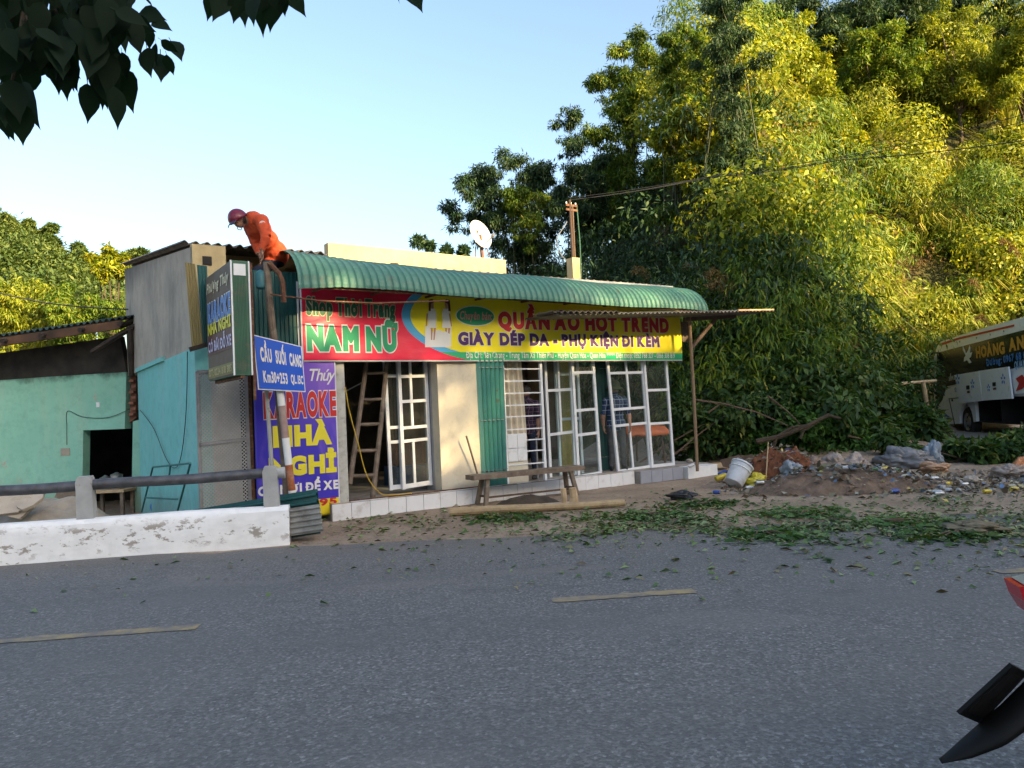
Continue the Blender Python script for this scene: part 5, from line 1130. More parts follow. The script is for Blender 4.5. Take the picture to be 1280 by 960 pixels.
MB().tube([fwh, fwh+Vector((-.2, 0, .62))], .03, 8).build('fork', m_steel, mk); MB().tube([fwh+Vector((-.2, -.32, .72)), fwh+Vector((-.2, 0, .66)), fwh+Vector((-.2, .32, .72))], .015, 8).build('handlebar', m_steel, mk)
MB().tube([rw+Vector((.1, .0, .0)), rw+Vector((.45, 0, .12))], .04, 8).build('swing_arm', m_steel, mk); MB().tube([rw+Vector((.5, -.12, .0)), rw+Vector((.5, -.2, -.29))], .012, 6).build('side_stand', m_steel, mk)

# ================================================================== YARD: LOOSE THINGS
o = MB(); bpA, bpB = gr(562, 646), gr(781, 634); n = 40; pts, rad = [], []
for k in range(n+1):
    s = k/n; pts.append(bpA.lerp(bpB, s)+ZZ*(.065+.006*math.sin(s*7))); node = abs((s*9) % 1-.5) < .06; rad.append((.062-.012*s)*(1.09 if node else 1))
t = thing('bamboo_pole', 'long dry bamboo pole lying on the yard in front of the bench', 'pole', (bpA+bpB)/2); MB().tube(pts, rad, 10).build('culm', m_bamboo, t, smooth=True)
for (px, py, h, w, lab) in ((705, 633, .27, .05, 'thin pale split log standing behind the bamboo pole'), (717, 635, .3, .075, 'thicker pale split log standing behind the bamboo pole')):
    b = gr(px, py); mb = MB(); mb.tube([b, b+ZZ*h*.5+Vector((.01, 0, 0)), b+ZZ*h], [w, w*.85, w*.8], 7, wob=.25); o = mb.build('split_log', m_woodp); tag(o, lab, 'log', 'split logs by the bamboo pole')
b = gr(690, 634); tag(slabp(b+ZZ*.03, .36, .06, .03, Matrix.Rotation(.2, 3, 'Z'), 5).build('broken_board', mat('pale_board', (.6, .55, .5), (.5, .45, .4), 4, .8)), 'pale broken board lying beside the split logs', 'board')
b = gr(660, 632); mb = MB(); mb.grid(lambda a, c_: (b.x+(a-.5)*1.1, b.y+(c_-.5)*.8, .16*max(0, 1-((a-.5)*2)**2-((c_-.5)*2)**2)**.8*(1+.5*noise.noise(Vector((a*6, c_*6, 0))))-.01), 24, 16); tag(mb.build('soil_mound', mat('dark_soil', (.07, .05, .035), (.04, .03, .02), 8, 1, bmp=.6), smooth='all'), 'low dark soil mound behind the bamboo pole', 'mound')
def lumpy(c, r, seed, m, name, lab, cat, k=.35, grp=None):
    def f(q, d):                                      # slack plastic: big sags with sharp creases
        a = noise.noise(d*1.5+Vector((seed*2.3, 1, 0))); b_ = 1-2*abs(noise.noise(d*3.2+Vector((seed, 0, 5)))); c_ = 1-2*abs(noise.noise(d*7+Vector((3, seed, 1))))
        g = q*(1+k*a+k*.45*(b_-.5)+k*.28*(c_-.5)); g.z = max(g.z, -r[2]*.75); return g
    mb = MB(); mb.ell(Vector(c)+ZZ*r[2]*.72, r, 44, 30, Matrix.Rotation(seed, 3, 'Z'), f)
    return tag(mb.build(name, m, smooth='all'), lab, cat, grp)
lumpy(gr(852, 624), (.2, .13, .07), 3, mat('black_bag_plastic', (.012, .012, .013), (.02, .02, .022), 6, .35), 'black_bag', 'crumpled black plastic bag alone on the yard', 'bag', .5)
# bucket lying on its side
bc = gr(918, 610); ax = Vector((.45, .28, .62)).normalized(); bkt = thing('paint_bucket', 'white plastic bucket tipped over in the rubbish', 'bucket', bc)
mb = MB(); mb.lathe([(.0, 0), (.15, 0), (.16, .02), (.185, .36), (.2, .36), (.2, .39), (.185, .39), (.178, .38), (.15, .03), (0, .03)], bc+ZZ*.1-ax*.03, ax, 28, False); mb.build('shell', mat('grey_white_plastic', (.6, .62, .66), (.5, .52, .55), 5, .5, dirt=(.35, .3, .25), dscale=7), bkt, smooth=True)
MB().lathe([(.186, .27), (.194, .275), (.194, .285), (.187, .29)], bc+ZZ*.1-ax*.03, ax, 28, False).build('rim_band', m_white, bkt, smooth=True); hb = bc+ZZ*.1+ax*.33
MB().tube([hb+ax.orthogonal().normalized()*.2*math.cos(a)+ax*.12*math.sin(a)*1+ax.cross(ax.orthogonal().normalized())*.02 for a in np.linspace(0, math.pi, 10)], .006, 5).build('handle', m_steel, bkt)
# heaps and bags along the foot of the thicket
MOUNDS = []
def mound_z(x, y):
    z = 0
    for (bx, by, rx, ry, h) in MOUNDS: z = max(z, h*max(0, 1-((x-bx)/rx)**2-((y-by)/ry)**2)**.7)
    return z
def mound(px, py, rx, ry, h, m, name, lab, cat, seed=0):
    b = gr(px, py); MOUNDS.append((b.x, b.y, rx, ry, h)); mb = MB(); mb.grid(lambda a, c_: (b.x+(a-.5)*2*rx, b.y+(c_-.5)*2*ry, -.03+h*max(0, 1-((a-.5)*2)**2-((c_-.5)*2)**2)**.7*(1+.55*noise.noise(Vector((a*5, c_*5, seed))))+.13*h*noise.noise(Vector((a*15, c_*15, seed)))+.06*noise.noise(Vector((a*34, c_*34, seed)))), 60, 44)
    return tag(mb.build(name, m, smooth='all'), lab, cat)
mound(978, 603, .75, .6, .55, mat('red_earth', (.2, .075, .035), (.12, .045, .022), 6, 1, bmp=.8, bscale=14, bdist=.03), 'earth_heap', 'heap of reddish earth behind the bucket', 'earth', 2)
mound(1052, 612, 1.5, .7, .32, mat('rubbish_soil', (.2, .14, .1), (.1, .07, .05), 6, 1, bmp=.8, bscale=14, bdist=.03), 'rubbish_mound', 'low mound of earth and rubbish in the middle of the yard edge', 'rubbish', 4)
m_clear = mat('dirty_clear_plastic', (.36, .3, .26), (.2, .15, .12), 7, .3, bmp=.4, bscale=22); m_brn = mat('brown_plastic', (.2, .14, .1), (.3, .22, .17), 8, .4, bmp=.4, bscale=22); m_gryb = mat('grey_plastic', (.2, .2, .21), (.12, .12, .125), 7, .4, bmp=.4, bscale=22); m_blu = mat('pale_blue_plastic', (.26, .31, .36), (.18, .21, .25), 6, .4)
for i, (px, py, r, m, lab) in enumerate(((1015, 596, (.24, .2, .2), m_brn, 'brown rubbish bag, leftmost of the bags on the mound'), (1042, 590, (.24, .2, .18), m_clear, 'pale clear rubbish bag at the middle of the mound'), (1070, 594, (.22, .2, .2), m_clear, 'pale clear rubbish bag at the right of the mound'), (1040, 604, (.5, .28, .2), m_brn, 'wide flattened brown rubbish bag at the front of the mound'),
    (1125, 585, (.4, .3, .2), m_gryb, 'grey rubbish bag lying in the weeds, left of the pair'), (1147, 584, (.3, .25, .19), m_gryb, 'grey rubbish bag lying in the weeds, right of the pair'), (1166, 583, (.18, .16, .26), m_blu, 'small pale blue bag standing up in the weeds'), (1168, 590, (.24, .18, .1), mat('tan_plastic', (.42, .26, .16), (.34, .2, .12), 5, .6), 'tan crumpled sack in front of the pale blue bag'), (990, 607, (.2, .15, .2), m_blu, 'pale blue plastic scrap bag left of the brown bags'), (1262, 597, (.22, .16, .12), m_clear, 'pale plastic sack at the far right yard edge'), (1278, 594, (.14, .14, .14), mat('orange_plastic', (.5, .2, .08), (.4, .16, .07), 5, .5), 'orange plastic sack at the far right edge'), (1222, 664, (.3, .2, .05), mat('dry_grass_clump', (.2, .16, .1), (.12, .1, .06), 9, 1, bmp=.9, bscale=30), 'flat clump of dry grass on the road edge at right'))):
    q_ = gr(px, py); lumpy(q_+ZZ*max(0, mound_z(q_.x, q_.y)-.06), r, i*1.3+.4, m, 'rubbish_bag' if 'clump' not in lab else 'grass_clump', lab, 'bag' if 'clump' not in lab else 'grass', .6, 'rubbish bags on the yard edge' if 'clump' not in lab else None)
m_card = mat('cardboard', (.28, .18, .11), (.22, .14, .09), 5, .9)
for i, (px, py, a, b, rx, rz, m, nm, lab) in enumerate(((945, 596, .6, .3, .5, .3, m_card, 'cardboard_sheet', 'brown cardboard sheet lying behind the bucket'), (930, 590, .5, .18, 1.2, -.4, m_woodb, 'dark_board', 'dark board leaning behind the bucket'), (905, 588, .55, .3, .15, .2, m_woodp, 'loose_board', 'pale board lying on the end of the step'), (975, 612, .3, .2, .2, .6, m_card, 'cardboard_scrap', 'small cardboard scrap between the bucket and the mound'))):
    q = gr(px, py); tag(slabp(q+ZZ*(.1 if rx < .6 else .18), a, b, .015, Matrix.Rotation(rz, 3, 'Z') @ Matrix.Rotation(rx, 3, 'X'), i+20).build(nm, m), lab, 'board')
o = MB().tube([gr(957, 608), gr(957, 608)+Vector((.12, .1, .75))], .011, 6, wob=.1).build('pale_stick', m_woodp); tag(o, 'thin pale stick poking up beside the bucket', 'stick')
lumpy(gr(946, 609), (.17, .13, .12), 5.5, mat('yellow_plastic', (.6, .5, .04), (.5, .4, .03), 5, .4), 'yellow_bag', 'crumpled bright yellow bag right of the bucket', 'bag', .5)
m_can = mat('can_metal', (.5, .5, .5), (.42, .42, .42), 8, .35, .7); can_cols = [mat('can_yellow', (.55, .42, .05), rough=.4, metal=.2), mat('can_white', (.6, .6, .6), rough=.4, metal=.2), mat('can_blue', (.05, .1, .35), rough=.4, metal=.2), mat('can_green', (.08, .2, .1), rough=.4, metal=.2)]
def can(c, d, m, lab):
    t = thing('drink_can', lab, 'can', c, 'drink cans and bottles thrown on the yard'); d = Vector(d).normalized()
    MB().lathe([(.027, 0), (.033, .008), (.033, .105), (.027, .118)], c-d*.06+ZZ*.032, d, 14).build('body', m, t, smooth=True); MB().lathe([(.027, 0), (.027, .004)], c+d*.058+ZZ*.032, d, 14).build('lid', m_can, t)
cl_ = 'small drink can lying among the rubbish along the yard edge'
rr = random.Random(11)
for k in range(34):
    px = rr.choice([rr.uniform(895, 1000), rr.uniform(1000, 1280), rr.uniform(1060, 1240)]); py = rr.uniform(600, 618) if px < 1000 else rr.uniform(598, 620)
    a = rr.uniform(0, 6.28); ci = rr.randrange(5); g_ = gr(px, py); can(g_+ZZ*mound_z(g_.x, g_.y), (math.cos(a), math.sin(a), 0), (can_cols+[m_can])[ci], 'small %s drink can lying in the rubbish strip along the yard edge' % ('dull yellow', 'white', 'blue', 'green', 'bare silver')[ci])
for px, py, lab in ((1234, 617, 'yellow drink can, left one of the bright pair at far right'), (1268, 614, 'yellow drink can, right one of the bright pair at far right')): can(gr(px, py), (1, .2, 0), can_cols[0], lab)
for px, py, c_, lab in ((895, 603, can_cols[0], 'yellow bottle left of the tipped bucket'), (899, 598, can_cols[2], 'blue bottle left of the tipped bucket')):
    b = gr(px, py); d = Vector((.9, .3, .25)).normalized(); t = thing('plastic_bottle', lab, 'bottle', b); MB().lathe([(.045, 0), (.055, .02), (.055, .2), (.02, .27), (.02, .3)], b+ZZ*.06, d, 14).build('body', c_, t, smooth=True); MB().lathe([(.023, 0), (.023, .03)], b+ZZ*.06+d*.295, d, 10).build('cap', m_white, t)
for px, py, lab in ((864, 584, 'pale can standing on the end of the tiled step'), (843, 588, 'small can lying at the foot of the step')): can(gr(px, py, FL if py < 586 else 0), (.3, 0, .1), can_cols[1], lab)
# scraps of paper and plastic, too many to count
N = 2600; r = np.random.default_rng(5); pxs = np.where(r.random(N) < .8, r.uniform(1000, 1290, N), r.uniform(900, 1000, N)); pys = 604+r.normal(size=N)*7.5+(pxs < 1000)*2
P = []
for x, y in zip(pxs, pys): g_ = gr(x, min(max(y, 588), 630)); P.append(g_+ZZ*(.014+1.15*mound_z(g_.x, g_.y)))
P = np.array(P); ax_ = np.c_[r.normal(size=(N, 2)), r.uniform(-.1, .5, N)]; nr = np.c_[r.normal(size=(N, 2))*.6, np.ones(N)]
o = arrmesh('litter_scraps', leaves(P, ax_, nr, r.uniform(.03, .15, N), r.uniform(.02, .1, N)), 4, leafmat('litter', [(0, (.5, .48, .45)), (.15, (.3, .26, .22)), (.4, (.16, .11, .08)), (.6, (.1, .06, .04)), (.75, (.25, .2, .16)), (.9, (.12, .2, .4)), (1, (.6, .45, .1))], .05)); tag(o, 'scattered scraps of paper and plastic along the yard edge', 'litter', kind='stuff')
# stones
for k, (px, py, r_, lab) in enumerate(((1135, 601, .14, 'brown stone in the middle of the rubbish strip'), (862, 578, .08, 'round stone on the end of the step beside the post'), (1090, 609, .13, 'dark clod of earth right of the rubbish mound'), (1215, 604, .13, 'brown clod of earth left of the pale sack'))):
    tag(rock(gr(px, py, FL if px < 870 else 0)+ZZ*r_*.4, r_, k+2).build('stone', m_concr if k != 2 else m_wood), lab, 'stone')

# ================================================================== FOLIAGE
def slope_hit(x, y, fallback):
    d = ray(x, y)
    for k in range(300):
        Y = 17+k*.15; P = CAM+d*(Y/d.y)
        if P.z < ground_h(P.x, P.y): return Y
    return fallback
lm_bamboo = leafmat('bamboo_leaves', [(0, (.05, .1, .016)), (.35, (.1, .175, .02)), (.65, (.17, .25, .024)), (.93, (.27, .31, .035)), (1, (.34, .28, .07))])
lm_dark = leafmat('dark_shaded_leaves', [(0, (.02, .045, .025)), (.5, (.035, .075, .035)), (.85, (.06, .11, .04)), (1, (.1, .13, .05))], .28)  # shade is put into these darker greens for the shaded clumps
lm_broad = leafmat('broad_leaves', [(0, (.09, .125, .013)), (.3, (.19, .235, .016)), (.6, (.32, .345, .02)), (.9, (.46, .44, .033)), (1, (.42, .29, .05))], .38)
lm_green = leafmat('green_leaves', [(0, (.025, .06, .018)), (.5, (.05, .11, .03)), (.85, (.09, .16, .035)), (1, (.2, .2, .06))], .3)
lm_grass = leafmat('tall_grass_blades', [(0, (.14, .18, .02)), (.4, (.28, .3, .028)), (.75, (.42, .38, .055)), (1, (.52, .4, .15))], .3)
lm_dry = leafmat('dry_leaves', [(0, (.14, .075, .03)), (.5, (.25, .15, .06)), (1, (.36, .24, .11))], .25)
lm_far = leafmat('far_leaves', [(0, (.06, .1, .03)), (.5, (.1, .15, .04)), (1, (.17, .2, .05))], .3)
lm_farlit = leafmat('yellow_green_leaves', [(0, (.11, .16, .015)), (.5, (.24, .28, .022)), (1, (.42, .39, .045))], .35)
m_culm = mat('bamboo_culm', (.03, .045, .014), (.05, .05, .02), 3, .6); m_bark = mat('bark', (.075, .055, .036), (.045, .033, .022), 6, .95, bmp=.7, bscale=12, bdist=.03)
def bamboo(label, puffs, Y, root, m, n=9000, L=.3, Wd=.055, culms=9, seed=1, group='bamboo clumps on the hill'):
    """puffs: pixel centres and pixel radii of the plumes; each culm bends from the root to a plume"""
    r = random.Random(seed); Y = slope_hit(*root, Y) if root[0] > 700 else Y; b = atd(root[0], root[1], Y); b.z = ground_h(b.x, b.y)-.1
    t = thing('bamboo_clump', label, 'bamboo', b, group); C_, R3 = [], []
    cb = MB(); n0 = len(puffs); puffs = list(puffs)+[(x+r.gauss(0, .8)*p, y+abs(r.gauss(.7, .9))*p, p*r.uniform(.6, 1.0)) for (x, y, p) in puffs for _ in (0, 1)]
    for k, (x, y, rp) in enumerate(puffs):
        Yk = Y+r.uniform(-1.6, 1.6); c = atd(x, y, Yk); R0 = rp/FPX*Yk
        q0 = b+Vector((r.uniform(-1.1, 1.1), r.uniform(-.8, .8), 0)); mid = q0.lerp(c, .55)+Vector(((q0.x-c.x)*.18, 0, (c.z-q0.z)*.12))
        if k < n0: cb.tube([q0, q0.lerp(mid, .5)+Vector(((q0.x-c.x)*.06, 0, 0)), mid, mid.lerp(c, .6)+ZZ*.15, c+(c-mid)*.2-ZZ*.1], [.03, .026, .02, .014, .006], 6)
        for j in range(7):                            # the plume breaks into tufts
            d = Vector((r.gauss(0, 1), r.gauss(0, 1), r.gauss(0, .8))).normalized()*R0*r.uniform(.25, .85); C_.append(c+d); s = R0*r.uniform(.25, .6); R3.append((s, s, s*r.uniform(.5, .8)))
        for s in np.linspace(.45, .95, 3): p = mid.lerp(c, s); C_.append(p); z_ = R0*.4; R3.append((z_, z_, z_*.6))
    arrmesh('crown', cloud(C_, R3, int(n*3.0), L*.66*Y/34, Wd*.92*Y/34, .8, .15, .15, 1, seed, .6), 4, m, t); cb.build('culms', m_culm, t, smooth='all'); return t
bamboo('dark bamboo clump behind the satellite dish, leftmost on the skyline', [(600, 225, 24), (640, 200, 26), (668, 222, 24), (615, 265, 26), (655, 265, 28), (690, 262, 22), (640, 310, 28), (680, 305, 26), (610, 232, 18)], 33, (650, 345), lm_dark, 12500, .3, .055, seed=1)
o = bamboo('lit green bamboo tuft in the dark clump above the satellite dish', [(640, 245, 19), (648, 258, 14)], 31.6, (650, 340), lm_bamboo, 2600, .28, .05, seed=2)  # brighter leaf colour paints the sunlit spot in the dark clump
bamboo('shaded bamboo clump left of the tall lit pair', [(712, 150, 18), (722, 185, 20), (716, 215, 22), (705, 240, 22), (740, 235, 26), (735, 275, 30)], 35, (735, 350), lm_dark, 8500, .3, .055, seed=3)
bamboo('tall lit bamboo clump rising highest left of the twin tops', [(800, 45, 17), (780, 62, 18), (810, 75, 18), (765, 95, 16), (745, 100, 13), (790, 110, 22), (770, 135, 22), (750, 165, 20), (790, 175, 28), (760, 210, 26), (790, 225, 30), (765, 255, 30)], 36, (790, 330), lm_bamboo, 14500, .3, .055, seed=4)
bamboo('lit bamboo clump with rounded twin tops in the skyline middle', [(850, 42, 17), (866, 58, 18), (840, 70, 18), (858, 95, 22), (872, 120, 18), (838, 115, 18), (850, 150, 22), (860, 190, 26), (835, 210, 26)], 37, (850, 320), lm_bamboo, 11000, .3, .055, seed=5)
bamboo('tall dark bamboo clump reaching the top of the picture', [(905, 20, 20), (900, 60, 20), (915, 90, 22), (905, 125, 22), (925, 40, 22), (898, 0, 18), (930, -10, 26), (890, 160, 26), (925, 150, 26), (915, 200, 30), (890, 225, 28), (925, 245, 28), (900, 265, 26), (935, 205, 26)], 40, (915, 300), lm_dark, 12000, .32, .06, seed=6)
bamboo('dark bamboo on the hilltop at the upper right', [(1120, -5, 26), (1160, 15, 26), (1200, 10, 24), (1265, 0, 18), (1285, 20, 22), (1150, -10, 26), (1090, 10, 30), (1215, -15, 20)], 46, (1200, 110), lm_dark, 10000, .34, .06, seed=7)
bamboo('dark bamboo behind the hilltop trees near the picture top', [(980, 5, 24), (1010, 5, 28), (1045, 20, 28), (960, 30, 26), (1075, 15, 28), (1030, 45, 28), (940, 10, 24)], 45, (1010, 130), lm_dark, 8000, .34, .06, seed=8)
def tree(label, puffs, Y, root, m, n, L, Wd, seed, group, dr=.35, trunk=.12):
    r = random.Random(seed); Y = slope_hit(*root, Y) if root[0] > 700 else Y; b = atd(root[0], root[1], Y); b.z = ground_h(b.x, b.y)-.1
    t = thing('hillside_tree', label, 'tree', b, group); C_, R3 = [], []; tb = MB(); top = None
    cs = []
    for (x, y, rp) in puffs:
        Yk = Y+r.uniform(-1.2, 1.2); c = atd(x, y, Yk); R0 = rp/FPX*Yk; cs.append(c)
        for j in range(10):
            d = Vector((r.gauss(0, 1), r.gauss(0, 1), r.gauss(0, .9))).normalized()*R0*r.uniform(.2, 1.15); C_.append(c+d); s = R0*r.uniform(.25, .5); R3.append((s, s, s*.75))
    mean = sum(cs, Vector())/len(cs); fork = b.lerp(mean, .45)
    tb.tube([b, b.lerp(fork, .5)+Vector((.1, 0, 0)), fork], [trunk, trunk*.8, trunk*.65], 8)
    for c in cs: tb.tube([fork-ZZ*.1, fork.lerp(c, .5)+ZZ*.15, c], [trunk*.55, trunk*.35, trunk*.12], 6)
    arrmesh('crown', cloud(C_, R3, int(n*1.7), L*.78, Wd*.78, dr, .3, .3, 1, seed), 4, m, t); tb.build('trunk', m_bark, t, smooth='all'); return t
HG = 'lit trees on the hillside'
tree('yellow-green tree lit by the sun below the tall bamboo', [(850, 150, 24), (880, 160, 26), (840, 180, 20), (905, 185, 26), (930, 215, 30), (870, 210, 26), (830, 170, 14)], 31, (880, 280), lm_broad, 7500, .24, .13, 11, HG)
tree('green broad-leaved tree behind the power pole', [(745, 215, 24), (775, 205, 22), (735, 245, 26), (770, 250, 28), (800, 240, 26), (745, 280, 28), (800, 285, 28)], 29, (770, 350), lm_green, 8000, .26, .13, 12, HG)
tree('leafy yellowish tree near the top, left of the hill crown', [(985, 40, 26), (960, 70, 26), (1010, 65, 28), (985, 95, 28), (950, 110, 24), (1020, 110, 28), (940, 150, 26)], 38, (985, 190), lm_broad, 8500, .26, .13, 13, HG)
tree('green tree near the top in the middle of the hill crown', [(1080, 60, 28), (1110, 40, 26), (1060, 95, 28), (1100, 100, 30), (1130, 80, 26)], 40, (1090, 190), lm_bamboo, 7500, .3, .1, 14, HG)
tree('feathery yellow-green tree at the upper right of the hill', [(1190, 50, 28), (1220, 70, 28), (1165, 90, 28), (1205, 110, 30), (1240, 90, 24), (1175, 30, 22)], 40, (1200, 200), lm_farlit, 8000, .3, .09, 15, HG)
tree('sunlit tree with rust-tinged crown at the right edge of the hill', [(1270, 60, 26), (1290, 90, 28), (1262, 110, 24), (1285, 40, 22)], 41, (1280, 200), lm_farlit, 5000, .28, .09, 16, HG)
tree('bright broad-leaved tree halfway up the lit slope', [(1030, 160, 26), (1000, 180, 26), (1060, 185, 28), (1085, 160, 24), (980, 210, 26)], 34, (1030, 260), lm_broad, 7000, .22, .13, 17, HG)
# left-hand wooded hill
LG = 'trees of the wooded hill at the left'
tree('tree crown at the left edge on the hill skyline', [(0, 275, 12), (15, 287, 12), (-15, 280, 14), (5, 300, 16)], 62, (0, 340), lm_far, 5200, .42, .17, 21, LG)
tree('small upright tree standing out on the left skyline', [(36, 283, 8), (40, 295, 10), (55, 290, 7), (66, 285, 5), (30, 300, 12)], 62, (40, 340), lm_far, 5200, .42, .17, 22, LG)
tree('dark green tree in the middle of the left hill', [(60, 305, 14), (45, 320, 16), (75, 320, 14), (85, 335, 12), (30, 330, 16)], 58, (60, 370), lm_far, 7200, .42, .17, 23, LG)
tree('round tree on the left skyline above the bamboo', [(98, 312, 8), (100, 325, 10), (85, 330, 10), (105, 340, 12)], 56, (98, 370), lm_far, 4400, .42, .17, 24, LG)
tree('deep green tree low on the left hill', [(10, 325, 18), (-15, 330, 20), (20, 345, 16), (60, 345, 16), (90, 350, 14), (120, 355, 12)], 54, (40, 380), lm_far, 9200, .42, .17, 25, LG)
tree('pale-leaved tree beside the tall grey wall', [(120, 325, 11), (135, 318, 10), (150, 325, 10), (128, 340, 10), (145, 340, 10)], 34, (146, 390), lm_broad, 2000, .3, .13, 26, LG, .6)
tree('little tree peeping over the grey wall roof', [(168, 318, 7), (178, 316, 6), (160, 322, 5)], 38, (172, 360), lm_far, 600, .3, .12, 27, LG)
bamboo('bright yellow bamboo behind the old house, left part', [(15, 365, 22), (-20, 370, 24), (40, 360, 20), (20, 390, 24), (-10, 400, 22), (60, 375, 18)], 30, (20, 470), lm_farlit, 7000, .32, .055, seed=28, group='bamboo behind the old house')
bamboo('bright yellow bamboo behind the old house, right part', [(80, 370, 18), (100, 378, 18), (120, 380, 16), (140, 382, 14), (75, 395, 20), (115, 400, 18), (145, 398, 14), (150, 385, 12)], 29, (105, 470), lm_bamboo, 7500, .3, .055, seed=29, group='bamboo behind the old house')
for k, (px, py, s, lab) in enumerate(((523, 301, 9, 'largest small treetop showing above the beige parapet'), (558, 312, 5, 'middle small treetop showing above the beige parapet'), (579, 313, 5, 'small treetop beside the dish above the beige parapet'), (538, 306, 4, 'tiny treetop right of the largest one above the parapet'))):
    tree(lab, [(px, py, s), (px+s*.7, py+3, s*.6), (px-s*.6, py+3, s*.6)], 30, (px, 345), lm_dark, 260, .26, .09, 40+k, 'treetops above the parapet', .2, .05)
r = random.Random(31); C_, R3 = [], []
for k in range(260):
    px = r.uniform(-40, 165); y0 = ip(px, [-40, 0, 40, 80, 100, 165], [262, 272, 290, 316, 322, 330])+5; py = r.uniform(y0, 405); Yk = 66-(py-280)/125*26+r.uniform(-2, 2)
    c = atd(px, py, Yk); s_ = r.uniform(.6, 1.7)*(Yk/55); C_.append(c); R3.append((s_, s_, s_*.7))
tag(arrmesh('far_wood', cloud(C_, R3, 30000, .4, .16, .4, .35, .4, 1, 31), 4, lm_far), 'continuous wood covering the far hill at the left', 'wood', kind='stuff')
# thicket that covers the slope: tufts of leaves, too many to count
def patchy(seed, lo, sc=.16): return lambda x, y: noise.noise(Vector((x*sc, y*sc, seed*1.7))) > lo
def domes(name, label, n, xr, sr, rad, dens, m, L, Wd, dr, seed, keep=lambda x, y: True):
    """rounded bushes: leaves sit on the shell and face outwards, so each bush has a lit and a shaded side"""
    r = np.random.default_rng(seed); V = []
    for c in scatter(n, xr, sr, seed, keep):
        R0 = rad[0]+(rad[1]-rad[0])*r.random()**1.6; tall = r.uniform(.7, 1.25)
        lob = [(np.array([0, 0, R0*tall*.45]), np.array([R0*.8, R0*.8, R0*tall*.8]))]
        for j in range(7): a = r.uniform(0, 6.28); e = r.uniform(.1, 1.2); q = R0*r.uniform(.3, .55); lob.append((np.array([math.cos(a)*math.cos(e)*R0*.75, math.sin(a)*math.cos(e)*R0*.75, R0*tall*(.45+.75*math.sin(e))]), np.array([q, q, q*.85])))
        for cc, rr_ in lob:
            k = int(dens*(rr_[0]*rr_[2])*6); d = nrmz(r.normal(size=(k, 3))+np.array([0, -.25, .25])); P = np.array(c)+cc+d*rr_*(1-.3*r.random(k)**2)[:, None]*(1+.07*r.normal(size=k))[:, None]
            ax = np.cross(d, r.normal(size=(k, 3)))*.8+np.array([0, 0, -dr])+d*.35; nr = d+r.normal(size=(k, 3))*.38
            V.append(leaves(P, ax, nr, L*(.55+.9*r.random(k)), Wd*(.55+.9*r.random(k))))
    tag(arrmesh(name, np.concatenate(V), 4, m), label, 'foliage', kind='stuff')
def scatter(n, xr, sr, seed, keep=lambda x, y: True):
    r = random.Random(seed); out = []
    while len(out) < n:
        x = r.uniform(*xr); y = base_y(x)+r.uniform(*sr)
        if 9.2 < x < 14.5 and y < 24.2: continue
        if x > 13.2 and y < 30.5: continue                # room for the coach
        if keep(x, y): out.append(Vector((x, y, ground_h(x, y))))
    return out
def thicket(name, label, n, xr, sr, rad, per, m, L, Wd, dr, seed, lift=.5, stems=None, up=.5, lo=-9):
    r = random.Random(seed); C_ = scatter(n, xr, sr, seed, patchy(seed, lo)); c2, r2 = [], []
    for c in C_:
        R0 = rad[0]+(rad[1]-rad[0])*r.random()**2
        for j in range(6):
            c2.append(c+Vector((r.gauss(0, .55)*R0, r.gauss(0, .55)*R0-.1, R0*lift+r.uniform(0, .9)*R0))); s = R0*r.uniform(.2, .62); r2.append((s, s, s*r.uniform(.5, .9)))
    o = arrmesh(name, cloud(c2, r2, n*per, L, Wd, dr, .3, up, 1, seed), 4, m); tag(o, label, 'foliage', kind='stuff')
domes('slope_thicket', 'rounded yellow-green bushes covering the sunlit slope', 95, (7.5, 40), (1, 21), (1.0, 2.9), 34, lm_broad, .2, .11, .4, 51, lambda x, y: not (8.3 < x < 15 and y < 26.6))
domes('slope_bushes', 'feathery green bushes mixed through the sunlit slope', 60, (7.5, 40), (1, 21), (1.0, 3.2), 40, lm_bamboo, .28, .05, .8, 52, lambda x, y: not (8.3 < x < 15 and y < 26.6))
domes('slope_gold_bushes', 'golden feathery bushes high on the sunlit slope', 70, (8, 40), (1.5, 21), (1.0, 2.8), 40, lm_farlit, .24, .06, .7, 59, lambda x, y: not (8.3 < x < 15 and y < 26.6))
thicket('vine_cover', 'low creepers filling the slope between the bushes', 300, (8, 42), (.2, 22), (.6, 1.1), 150, lm_green, .18, .1, .6, 56)
thicket('slope_dry_scrub', 'dry reddish scrub between the bushes on the slope', 80, (3, 40), (.3, 16), (.5, 1.2), 140, lm_dry, .2, .05, .8, 53)
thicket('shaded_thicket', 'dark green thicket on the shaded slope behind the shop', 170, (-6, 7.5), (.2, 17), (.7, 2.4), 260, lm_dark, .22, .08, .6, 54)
thicket('shaded_bamboo_scrub', 'dark narrow-leaved scrub behind the shop roof', 170, (-4, 7.5), (.1, 14), (.7, 2.2), 240, lm_dark, .28, .045, 1.1, 55)  # dark leaf colour here and above paints in the slope's shade
thicket('bank_weeds', 'dark weeds covering the shaded foot of the slope', 190, (5, 13), (-.8, 3.2), (.5, 1.3), 230, lm_green, .2, .09, .6, 57, lift=.3)
thicket('bank_scrub', 'narrow-leaved scrub hanging over the foot of the slope', 130, (4, 14), (0, 4), (.6, 1.7), 230, lm_bamboo, .26, .045, 1.1, 58)
